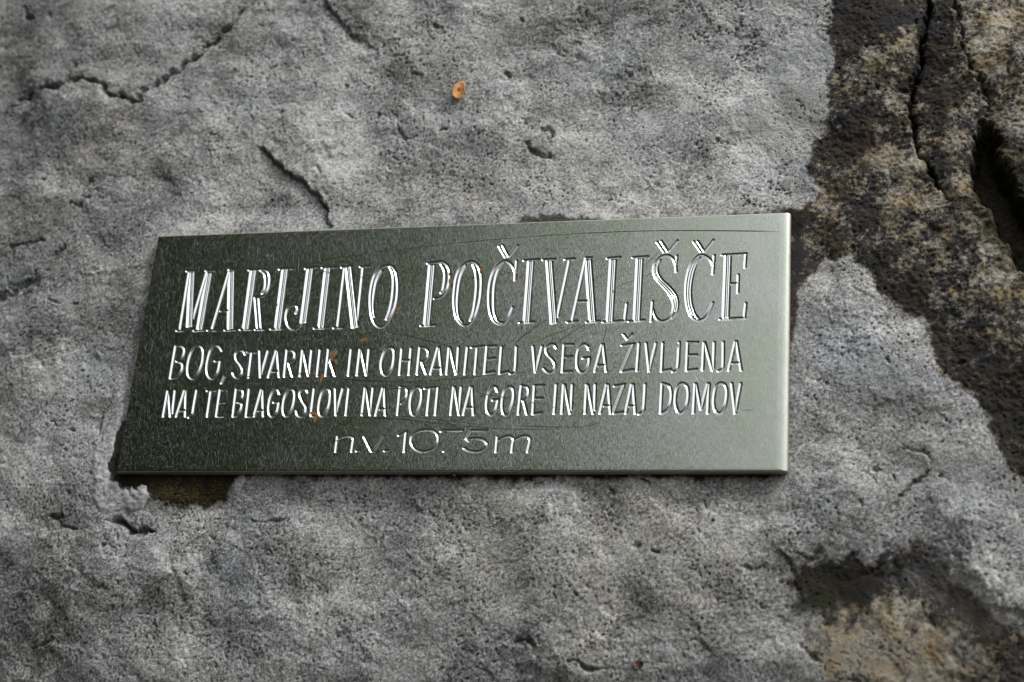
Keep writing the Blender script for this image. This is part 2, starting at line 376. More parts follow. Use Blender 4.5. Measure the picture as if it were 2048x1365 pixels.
# --- colour masks
tone = 0.60 + 0.22*fbm(mx*0.8+my*0.5, my-mx*0.25, 38, 3, 201) + 0.22*fbm(ux*.8+uy*.6, uy*1.1-ux*.3, 10, 4, 211, gain=.6)*np.clip(1+1.6*fbm(mx, my, 40, 2, 213), .3, 2) + 0.40*fbm(mx, my, 2.2, 3, 221, gain=0.8)
tex_ = np.clip(1+1.5*fbm(ux, uy, 12, 4, 205, gain=.7), 0, 2.2)
for (cx, cy, rx, ry, an, a_) in [
    (30,90,60,110,0,-.16),(110,235,170,60,5,-.12),(720,45,90,26,40,-.30),(565,385,60,26,42,-.16),(60,520,90,130,0,-.08),(235,360,90,60,0,-.12),
    (250,640,55,150,-10,-.12),(1245,20,130,30,0,-.22),(1120,60,120,30,0,-.12),(1240,200,60,26,10,-.14),(950,255,50,18,0,-.18),(1075,275,40,40,0,-.18),(260,1200,220,70,10,-.16),
    (90,1150,80,110,0,-.18),(40,1290,90,80,0,-.14),(900,1335,80,30,0,-.22),(1275,1195,60,40,20,-.22),(450,60,50,60,0,-.14),(330,340,60,50,0,-.10),(880,300,45,20,20,-.14),(1400,330,60,30,20,-.14),
    (1620,1010,60,50,0,-.22),(1560,1090,40,50,0,-.16),(1900,1060,90,40,30,-.16),(110,790,70,30,10,-.1),(620,1110,120,40,10,-.1),(180,120,50,30,0,-.05),(480,1250,100,60,15,-.12),
    (1060,1255,40,30,30,-.25),(1700,770,100,70,20,-.03),(120,30,60,30,0,-.05),(430,1120,60,60,0,-.1),(1780,930,70,60,0,-.04),(1370,1260,60,60,0,-.1),
    (140,100,45,14,10,.20),(450,205,120,45,10,.15),(620,240,130,40,10,.16),(660,330,90,70,30,.18),(1020,250,160,45,5,.15),(1270,120,100,60,0,.05),(1250,390,220,50,3,.20),(1510,300,110,120,0,.14),
    (1370,180,60,30,35,.20),(1600,110,60,90,0,.18),(1540,190,90,80,0,.14),(780,70,60,40,0,.16),(170,740,70,50,0,.22),(60,720,60,30,0,.1),(110,860,160,40,12,.14),(90,940,120,40,0,.12),
    (440,365,50,40,20,.14),(350,460,100,20,0,.10),(1680,560,70,50,30,.16),(1740,690,90,70,10,.2),(1800,800,90,60,20,.12),(1880,880,60,40,20,.14),(1700,880,120,70,30,.08),(1950,1000,90,30,20,.16),
    (1060,985,70,30,0,.18),(1290,975,60,40,0,.12),(1400,1050,80,40,20,.10),(1180,1130,140,60,0,.06),(700,1200,120,30,10,.08),(250,1110,160,26,14,.16),(350,1290,200,40,10,.1),(560,1330,120,50,0,.08),
    (1600,1040,60,24,10,.14),(1560,1310,80,50,20,.10),(1980,1140,70,60,20,.22),(1860,1180,60,30,20,.12),(1450,470+400,40,30,0,.0),(1240,1290,120,40,0,.1),(700,120,40,100,40,.06),(30,1040,60,30,0,.12),(500,1060,100,30,0,.06)]:
    tone += 1.0*a_*blob(cx, cy, rx, ry, an, 1.6, 1.2)*tex_
# sparkly dark freckles of the weathered limestone
fre = sstep(0.18, 0.42, gnoise(mx/1.5, my/1.5, 231)+0.35*fbm(mx, my, 14, 2, 233))
tone -= 0.20*fre
lightfl = sstep(0.25, 0.5, gnoise(mx/1.7, my/1.7, 241)+0.3*fbm(mx, my, 20, 2, 243)); tone += 0.13*lightfl
tone += 0.07*np.exp(-((PX-1150)/700)**2-((PY-280)/260)**2)
smooth_patch = np.clip(blob(1590,120,60,120,0,1,2)+blob(1560,230,90,60,0,1,2)+blob(1600,330,60,40,0,1,2)+blob(1780,760,90,60,20,1,2)+blob(170,740,60,45,0,1,2)+blob(1900,940,100,50,20,1,2), 0, 1)
tone = tone*(1-smooth_patch*0.55)+smooth_patch*0.55*0.58
warm = np.clip(0.25+0.9*fbm(mx, my, 60, 3, 251)+0.5*fbm(mx, my, 10, 2, 255)+blob(1200,1120,260,150,0,2)*0.65+blob(1330,1000,150,60,0,1)*0.6+blob(200,170,250,60,0,1)*.15+blob(1480,1240,120,100)*.3, 0, 1)
cool = np.clip(-0.1+0.9*fbm(mx, my, 55, 3, 261)+blob(450,210,90,40)*.5+blob(370,420,60,50)*.4+blob(1600,100,80,100)*.35+blob(1760,740,140,90,20)*.45+blob(170,740,60,50)*.6+blob(1640,1020,60,60)*.5, 0, 1)
# brown zone composition
nb = fbm(mx, my*0.9, 16, 4, 271, gain=0.6); nf = fbm(mx, my, 3.4, 3, 281, gain=0.7)
och = nb*1.5+nf*1.25-0.42
for (cx, cy, rx, ry, an, a_) in [(1800,75,60,30,-40,.75),(1735,110,50,30,-30,.5),(1735,195,70,40,0,.45),(1880,275,50,20,-10,.55),(2010,40,70,80,0,.9),(1960,95,40,60,0,.5),(1790,320,70,60,0,.5),(1850,420,70,40,10,.55),(1930,190,30,50,0,.3),(2020,200,40,60,0,.7),(1820,390,60,30,0,.3),
                                (1990,490,50,60,0,.5),(1950,560,60,30,0,.5),(2030,600,40,50,0,.5),(1640,440,60,40,20,.55),(1660,100,30,18,0,.25),(1930,360,40,30,0,.6),
                                (1690,40,70,60,0,-1.1),(1780,30,80,30,0,-1.0),(1730,20,90,40,0,-.6),(1872,130,40,110,0,-.7),(1700,240,50,40,0,-.9),(1760,225,60,20,0,-.4),(1690,290,60,30,0,-.5),(1590,520,26,140,0,-.7),(1700,460,80,30,0,-.3),(1800,560,90,40,30,-.3),(1960,740,100,50,30,-.6),(2000,860,80,90,20,-.9),(1890,640,80,30,20,-.2)]:
    och += a_*blob(cx, cy, rx, ry, an, 1.5)*1.0
for (cx, cy, rx, ry, an, a_) in [(1670,1155,80,48,10,-1.5),(1760,1120,60,30,-30,-.6),(1880,1110,50,40,0,-.5),(1700,1240,60,30,-20,.2),(1780,1230,80,40,20,.5),(1740,1330,120,50,0,.8),(1850,1300,120,60,0,.5),(1680,1290,60,40,0,.5),(1900,1240,80,30,30,.0),(1990,1330,80,60,30,.1),(1850,1340,60,40,0,.3),(1930,1205,120,26,36,-1.0),(1990,1270,80,30,30,-.5),(1730,1270,60,40,0,.5),(1820,1210,40,26,30,.4),(1900,1320,50,30,0,.4)]:
    och += a_*blob(cx, cy, rx, ry, an, 1.5)
hue = np.clip(0.5+1.1*fbm(mx+400, my, 20, 3, 291)+0.6*nf, 0, 1)      # slate -> brown
yel = np.clip(0.35+1.4*fbm(mx-300, my, 15, 3, 295), 0, 1)             # beige -> ochre yellow
spot_b = np.clip(1.6*blob(1668, 1165, 92, 60, 8, 1.6, 2)+.9*blob(1790, 1125, 70, 22, -22, 1.6, 1.5), 0, 1)
bz = np.clip(zr_m + np.maximum(zb_m*(0.95+.3*nb), spot_b), 0, 1)
# dark growth against the plate; below it, brown dirt with shade painted in
dirt_shade = np.zeros(X.shape)
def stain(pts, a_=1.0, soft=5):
    global dirt_shade
    s = poly_sd(QX, QY, pts, 40); dirt_shade = np.maximum(dirt_shade, a_*sstep(-soft, soft, s+4*fbm(mx, my, 3, 2, 310)))
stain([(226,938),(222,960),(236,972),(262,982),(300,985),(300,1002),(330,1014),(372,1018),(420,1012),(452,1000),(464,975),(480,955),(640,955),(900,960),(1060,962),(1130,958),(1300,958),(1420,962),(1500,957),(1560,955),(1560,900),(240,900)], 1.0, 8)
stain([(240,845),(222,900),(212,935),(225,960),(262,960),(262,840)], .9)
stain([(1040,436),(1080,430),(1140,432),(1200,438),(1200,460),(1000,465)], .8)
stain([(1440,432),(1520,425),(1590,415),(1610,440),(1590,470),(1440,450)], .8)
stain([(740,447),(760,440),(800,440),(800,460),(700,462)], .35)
goldf = np.clip(blob(380,985,90,26,0,1,2)*1.2+blob(960,958,110,8,0,.6)*.9+blob(1400,960,60,10,0,.6)*.5, 0, 1)*dirt_shade
green = np.clip(blob(1655,1190,34,24,-20,2)*1.3*sstep(-.2, .5, nf+.3)+blob(1990,460,20,80,-20,1)*.7+blob(2030,360,20,60,0,1)*.6+blob(1960,390,10,10)*.5+blob(1985,1290,50,20,30,2)*.35+blob(1880,1260,40,16,20,2)*.3
                + crackdark*0.35*sstep(0, .4, fbm(mx, my, 20, 2, 320)), 0, 1)
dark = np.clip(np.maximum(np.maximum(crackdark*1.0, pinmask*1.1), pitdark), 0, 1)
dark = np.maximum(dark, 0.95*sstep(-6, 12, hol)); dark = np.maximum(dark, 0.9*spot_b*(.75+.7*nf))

ny, nx = X.shape
idx = np.arange(nx*ny).reshape(ny, nx)
faces = np.stack([idx[:-1, :-1], idx[:-1, 1:], idx[1:, 1:], idx[1:, :-1]], -1).reshape(-1, 4)
rockm, n, bs = mat('weathered_limestone')
aA = nd(n, 'ShaderNodeVertexColor', layer_name='tone_warm_cool'); aB = nd(n, 'ShaderNodeVertexColor', layer_name='zone_ochre_hue'); aC = nd(n, 'ShaderNodeVertexColor', layer_name='dirt_shade_gold_green')
aD = nd(n, 'ShaderNodeVertexColor', layer_name='dark_yellow')
sA = n.nodes.new('ShaderNodeSeparateColor'); sB = n.nodes.new('ShaderNodeSeparateColor'); sC = n.nodes.new('ShaderNodeSeparateColor'); sD = n.nodes.new('ShaderNodeSeparateColor')
for a, s in ((aA, sA), (aB, sB), (aC, sC), (aD, sD)): n.links.new(a.outputs[0], s.inputs[0])
tc = n.nodes.new('ShaderNodeTexCoord')
f1 = nd(n, 'ShaderNodeTexNoise', Scale=900.0, Detail=5.0, Roughness=0.65); n.links.new(tc.outputs['Object'], f1.inputs['Vector'])
f2 = nd(n, 'ShaderNodeTexNoise', Scale=2600.0, Detail=3.0, Roughness=0.6); n.links.new(tc.outputs['Object'], f2.inputs['Vector'])
fine = mth(n, 'ADD', mth(n, 'MULTIPLY_ADD', f1.outputs['Fac'], 1.1, -0.55), mth(n, 'MULTIPLY_ADD', f2.outputs['Fac'], 0.5, -0.25))
tn = mth(n, 'ADD', sA.outputs[0], fine, clamp=True)
rg = n.nodes.new('ShaderNodeValToRGB'); rg.color_ramp.elements[0].position = 0.0; rg.color_ramp.elements[1].position = 1.0
rg.color_ramp.elements[0].color = (.035, .035, .034, 1); rg.color_ramp.elements[1].color = (.66, .66, .645, 1)
e = rg.color_ramp.elements.new(0.28); e.color = (.103, .104, .106, 1)
e = rg.color_ramp.elements.new(0.52); e.color = (.238, .24, .242, 1)
e = rg.color_ramp.elements.new(0.75); e.color = (.425, .43, .435, 1)
n.links.new(tn, rg.inputs[0])
c = mixc(n, mth(n, 'MULTIPLY', sA.outputs[1], 0.5), rg.outputs[0], (1.0, .955, .80), 'MULTIPLY')
c = mixc(n, mth(n, 'MULTIPLY', sA.outputs[2], 0.8), c, (.88, .95, 1.06), 'MULTIPLY')
slate = mixc(n, sB.outputs[2], (.026, .027, .031), (.043, .035, .025))
oc = mixc(n, sD.outputs[1], (.40, .37, .31), (.30, .23, .125))
och_f = mth(n, 'MULTIPLY_ADD', mth(n, 'ADD', sB.outputs[1], mth(n, 'MULTIPLY', fine, 1.0)), 1.7, -0.32, clamp=True)
zc = mixc(n, och_f, slate, oc)
c = mixc(n, sB.outputs[0], c, zc)
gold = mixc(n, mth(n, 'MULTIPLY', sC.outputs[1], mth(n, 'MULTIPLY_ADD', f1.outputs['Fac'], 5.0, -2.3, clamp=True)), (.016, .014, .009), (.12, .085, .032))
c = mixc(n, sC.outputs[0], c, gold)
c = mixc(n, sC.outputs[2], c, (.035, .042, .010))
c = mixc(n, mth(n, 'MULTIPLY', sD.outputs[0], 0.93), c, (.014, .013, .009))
n.links.new(c, bs.inputs['Base Color'])
bs.inputs['Roughness'].default_value = 0.82; bs.inputs['Specular IOR Level'].default_value = 0.12
bu = nd(n, 'ShaderNodeBump', Strength=1.0, Distance=0.00060); n.links.new(f1.outputs['Fac'], bu.inputs['Height'])
bu2 = nd(n, 'ShaderNodeBump', Strength=0.6, Distance=0.00014); n.links.new(f2.outputs['Fac'], bu2.inputs['Height']); n.links.new(bu.outputs[0], bu2.inputs['Normal'])
n.links.new(bu2.outputs[0], bs.inputs['Normal'])
def put_attr(me, name, a, b_, c_):
    at = me.color_attributes.new(name, 'FLOAT_COLOR', 'POINT')
    arr = np.stack([a, b_, c_, np.ones(a.shape)], -1).astype(np.float32).ravel(); at.data.foreach_set('color', arr)
def rock_attrs(me, sel=slice(None)):
    put_attr(me, 'tone_warm_cool', np.clip(tone, 0, 1).ravel()[sel], warm.ravel()[sel], cool.ravel()[sel])
    put_attr(me, 'zone_ochre_hue', bz.ravel()[sel], np.clip(och*0.5+0.42, 0, 1).ravel()[sel], hue.ravel()[sel])
    put_attr(me, 'dirt_shade_gold_green', dirt_shade.ravel()[sel], goldf.ravel()[sel], green.ravel()[sel])
    put_attr(me, 'dark_yellow', dark.ravel()[sel], yel.ravel()[sel], yel.ravel()[sel])
Zm = Zr/1000
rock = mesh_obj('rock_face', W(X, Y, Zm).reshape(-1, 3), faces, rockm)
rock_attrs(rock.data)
rock['kind'] = 'structure'; rock['label'] = 'weathered grey limestone rock face with cracks, pits and a brown stained right side'

def rock_z(x, y):
    i = np.clip(np.searchsorted(gx, x)-1, 0, nx-2); j = np.clip(np.searchsorted(gy, y)-1, 0, ny-2)
    return Zm[j, i]
def on_rock(px, py):
    z = -0.006
    for k in range(8):
        c = from_px([(px, py)], z)[0]; z = 0.5*z+0.5*rock_z(c[0], c[1])
    return np.array([c[0], c[1], rock_z(c[0], c[1])])

# ------------------------------------------------------------------ mortar squeezed out around the lower left corner
mort, n, bs = mat('smeared_white_mortar')
tc = n.nodes.new('ShaderNodeTexCoord'); no = nd(n, 'ShaderNodeTexNoise', Scale=260.0, Detail=5.0, Roughness=0.6, Distortion=1.2); n.links.new(tc.outputs['Object'], no.inputs['Vector'])
r_ = n.nodes.new('ShaderNodeValToRGB'); r_.color_ramp.elements[0].position = .32; r_.color_ramp.elements[0].color = (.20, .20, .205, 1); r_.color_ramp.elements[1].position = .62; r_.color_ramp.elements[1].color = (.52, .52, .53, 1)
n.links.new(no.outputs['Fac'], r_.inputs[0]); n.links.new(r_.outputs[0], bs.inputs['Base Color']); bs.inputs['Roughness'].default_value = .45
bu = nd(n, 'ShaderNodeBump', Strength=0.5, Distance=0.0012); n.links.new(no.outputs['Fac'], bu.inputs['Height']); n.links.new(bu.outputs[0], bs.inputs['Normal'])
def patch(name, poly, thick, m, seed, soft=9, rag=1.0):
    s = poly_sd(PX+wa*rag, PY+wb*rag, poly, 30)
    lift = np.where(s > -3, thick*sstep(-3, soft, s)*(0.7+0.6*fbm(mx, my, 3.5, 3, seed)) - 0.45*sstep(3, -3, s), -9)
    keep = s > -3
    Zs = Zr
    for ax in (0, 1):
        for q in (1, 2, 4): Zs = (np.roll(Zs, q, ax)+Zs+np.roll(Zs, -q, ax))/3
    fk = keep[:-1, :-1] & keep[:-1, 1:] & keep[1:, 1:] & keep[1:, :-1]
    F = faces.reshape(ny-1, nx-1, 4)[fk]
    uq, inv = np.unique(F, return_inverse=True); F = inv.reshape(-1, 4)
    zz = (Zs+lift).ravel()[uq]/1000
    return mesh_obj(name, W(X.ravel()[uq], Y.ravel()[uq], zz), F, m)
o = patch('mortar', [(246,800),(226,838),(208,866),(196,892),(184,925),(190,965),(186,990),(188,1012),(202,1026),(240,1020),(268,1026),(290,1016),(299,990),(296,972),(284,966),(276,984),(266,974),(258,988),(250,972),(243,982),(234,966),(222,962),(218,935),(224,905),(236,870),(250,830)], 1.3, mort, 401, rag=0.5)
thing(o, 'smooth white mortar smeared out from under the lower left corner of the plaque', 'mortar')
o = patch('mortar', [(484,952),(472,962),(466,978),(470,988),(480,986),(494,962),(492,952)], 1.1, mort, 402, rag=0.3)
thing(o, 'tiny white dab of mortar below the plaque, right of the brown stain', 'mortar')

# ================================================================== PLAQUE
steel, n, bs = mat('brushed_stainless_steel')
bs.inputs['Metallic'].default_value = 1.0
geo = n.nodes.new('ShaderNodeTexCoord')
def stretch(rot, sx, sz, scale, detail=2.0, rough=.5):
    mp = n.nodes.new('ShaderNodeMapping'); mp.inputs['Rotation'].default_value = (0, rot, 0); mp.inputs['Scale'].default_value = (sx, 1, sz)
    n.links.new(geo.outputs['Object'], mp.inputs['Vector'])
    t = nd(n, 'ShaderNodeTexNoise', Scale=scale, Detail=detail, Roughness=rough); n.links.new(mp.outputs[0], t.inputs['Vector']); return t.outputs['Fac']
s1 = stretch(math.radians(7), 1.0, 0.075, 5000, 1.0); s2 = stretch(math.radians(32), 1.0, 0.07, 5000, 1.0); s3 = stretch(math.radians(-30), 1.0, 0.07, 5000, 1.0); s4 = stretch(math.radians(-72), 1.0, .07, 5000, 1.0)
big = nd(n, 'ShaderNodeTexNoise', Scale=9.0, Detail=2.0); n.links.new(geo.outputs['Object'], big.inputs['Vector'])
film_reflect = nd(n, 'ShaderNodeTexNoise', Scale=22.0, Detail=4.0, Roughness=.6); n.links.new(geo.outputs['Object'], film_reflect.inputs['Vector'])
sepp = n.nodes.new('ShaderNodeSeparateXYZ'); n.links.new(geo.outputs['Object'], sepp.inputs[0])
rid = [mth(n, 'MULTIPLY_ADD', q, 5.0, -2.9, clamp=True) for q in (s1, s2, s3, s4)]
wx = mth(n, 'MULTIPLY', sepp.outputs[0], 2.5, clamp=True)
hsum = mth(n, 'ADD', mth(n, 'MULTIPLY', rid[0], mth(n, 'MULTIPLY_ADD', wx, -0.8, 1.1)), mth(n, 'MULTIPLY', mth(n, 'ADD', rid[1], mth(n, 'ADD', rid[2], rid[3])), mth(n, 'MULTIPLY_ADD', wx, 0.9, 0.12)))
bu = nd(n, 'ShaderNodeBump', Strength=0.8, Distance=0.000033); n.links.new(hsum, bu.inputs['Height']); n.links.new(bu.outputs[0], bs.inputs['Normal'])
ff = mth(n, 'MULTIPLY_ADD', film_reflect.outputs['Fac'], 3.2, -1.0, clamp=True)
ff = mth(n, 'MULTIPLY', ff, mth(n, 'MULTIPLY_ADD', wx, -0.75, 1.25), clamp=True)  # greener to the left: algae film plus forest reflection painted into the colour
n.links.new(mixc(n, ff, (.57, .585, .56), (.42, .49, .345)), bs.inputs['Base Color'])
rr_ = mth(n, 'ADD', mth(n, 'MULTIPLY_ADD', big.outputs['Fac'], 0.08, 0.17), mth(n, 'MULTIPLY', hsum, 0.05)); n.links.new(rr_, bs.inputs['Roughness'])
groove, n, bs = mat('bright_cut_steel')
bs.inputs['Metallic'].default_value = 1.0; bs.inputs['Roughness'].default_value = .17; bs.inputs['Base Color'].default_value = (.69, .70, .70, 1)
tc = n.nodes.new('ShaderNodeTexCoord'); no = nd(n, 'ShaderNodeTexNoise', Scale=1500.0, Detail=2.0); n.links.new(tc.outputs['Object'], no.inputs['Vector'])
bu = nd(n, 'ShaderNodeBump', Strength=0.25, Distance=0.00012); n.links.new(no.outputs['Fac'], bu.inputs['Height']); n.links.new(bu.outputs[0], bs.inputs['Normal'])
edge_m = simple_mat('sawn_steel_edge', (.46, .41, .36), .5, (.34, .29, .25), 300, .45)

plaque = bpy.data.objects.new('plaque', None); C.objects.link(plaque); plaque.location = w3(0, 0, -PLT)
thing(plaque, 'brushed steel plaque with engraved lettering fixed to the grey rock', 'plaque')
plaque.empty_display_size = .05
org = np.array(w3(0, 0, -PLT))

REG = {'A': (320, 470, 6.4), 'B': (560, 480, 6.4), 'C': (820, 470, 5.3895), 'D': (1160, 450, 5.3895), 'E': (310, 660, 5.12), 'F': (680, 660, 4.876), 'G': (1040, 650, 4.3574), 'K': (640, 830, 4.4522)}
# letter = (region, [strokes]); stroke = 'kind: x,y x,y ...' with h heavy (three cutter passes), t thin, c smooth curve, o closed curve, p straight polyline
TITLE = [
 ('A', ['t 345,465 450,460','t 375,485 258,1210','t 215,1225 300,1222','h 412,480 380,1160','t 603,475 430,1060','t 590,460 695,453','h 632,490 510,1200','t 435,1225 565,1218']),
 ('A', ['t 885,447 958,443','t 888,470 672,1195','t 612,1222 712,1218','h 918,470 905,1190','t 832,1220 965,1212','t 770,972 888,966']),
 ('A', ['h 1197,455 1098,1195','c 1140,452 1210,447 1290,440 1370,455 1405,540 1395,660 1350,755 1285,792 1215,805','c 1290,455 1335,495 1352,580 1345,680 1310,750','t 1218,820 1248,1200','t 1268,815 1296,1200','t 1025,1213 1168,1208','t 1222,1211 1335,1206']),
 ('A', ['h 1603,440 1508,1190','t 1530,440 1695,427','t 1418,1206 1578,1200']),
 ('A', ['h 1925,435 1838,1110','t 1865,432 2005,412','c 1832,1100 1790,1170 1730,1208 1665,1190 1625,1125 1615,1030 1640,945 1700,897 1748,905 1762,950 1742,1000']),
 ('B', ['h 613,360 528,1110','t 543,358 710,345','t 440,1130 605,1123']),
 ('B', ['t 790,350 908,336','t 828,365 740,1110','t 690,1126 792,1120','h 875,350 960,1110','t 1063,360 988,1095','t 1030,345 1135,334']),
 ('B', ['o 1385,325 1290,355 1210,460 1168,620 1155,780 1166,930 1205,1060 1280,1115 1370,1060 1445,930 1492,780 1506,600 1488,440 1440,350','c 1405,345 1442,430 1452,560 1438,740 1405,900 1362,1015','c 1300,390 1235,530 1203,700 1190,850 1205,985']),
 ('C', ['h 238,325 182,968','c 190,308 270,296 345,292 405,335 430,440 412,560 365,640 310,676 262,686','c 335,315 370,385 375,470 358,580 335,625','t 120,980 265,972']),
 ('C', ['o 650,285 560,335 502,450 477,620 475,760 500,890 560,965 620,970 692,900 742,760 767,600 765,430 722,320','c 680,320 707,400 718,540 707,680 683,830 652,920','c 600,330 547,450 520,600 510,750 522,880 562,945']),
 ('C', ['c 1130,485 1132,410 1110,345 1062,293 1010,282 930,345 872,475 850,640 857,800 893,910 950,957 1010,950 1062,890 1107,780','c 1010,290 950,385 912,530 902,700 912,850 950,935 1000,948','t 1150,280 1140,400','t 960,125 1027,240','t 1000,118 1060,232','t 1157,113 1072,228']),
 ('C', ['t 1230,277 1385,265','h 1305,285 1258,940','t 1180,947 1335,938']),
 ('C', ['t 1435,270 1562,262','h 1503,280 1552,945','t 1718,280 1592,880','t 1670,266 1770,257']),
 ('C', ['t 1893,262 1748,930','t 1893,250 1955,246','h 1922,270 1968,925','t 1700,941 1800,932','t 1905,939 2045,930','t 1805,716 1922,710']),
 ('D', ['t 295,362 432,348','h 358,375 322,1028','t 250,1047 490,1032','t 505,850 484,1022']),
 ('D', ['t 570,353 730,342','h 645,365 613,1025','t 525,1042 690,1026']),
 ('D', ['t 832,187 907,295','t 876,177 945,288','t 1047,170 960,278','t 1045,335 1036,420','c 1036,505 1030,430 1000,360 940,328 870,345 808,420 793,500 830,590 900,668 968,750 1005,830 1005,920 968,1000 900,1037 840,1022 800,965 790,920','c 860,380 832,450 838,520 880,590 955,660 1022,740 1052,830 1040,930 985,1000','c 812,440 812,520 852,590 925,665 995,745 1030,830 1022,920','t 783,827 766,1040']),
 ('D', ['t 1227,180 1302,292','t 1267,176 1337,285','t 1437,163 1345,280','t 1447,330 1432,530','c 1434,430 1400,370 1330,327 1270,337 1202,420 1157,550 1141,700 1151,850 1190,970 1250,1022 1312,1022 1372,970 1432,838','c 1330,335 1262,405 1218,520 1192,680 1197,830 1232,950 1272,1008','c 1285,345 1225,425 1185,550 1166,700 1174,850 1212,970']),
 ('D', ['h 1597,330 1572,1000','t 1535,326 1792,311','t 1787,320 1778,460','t 1625,636 1702,630','t 1708,540 1700,732','t 1510,1017 1778,1003','t 1788,845 1772,997']),
]
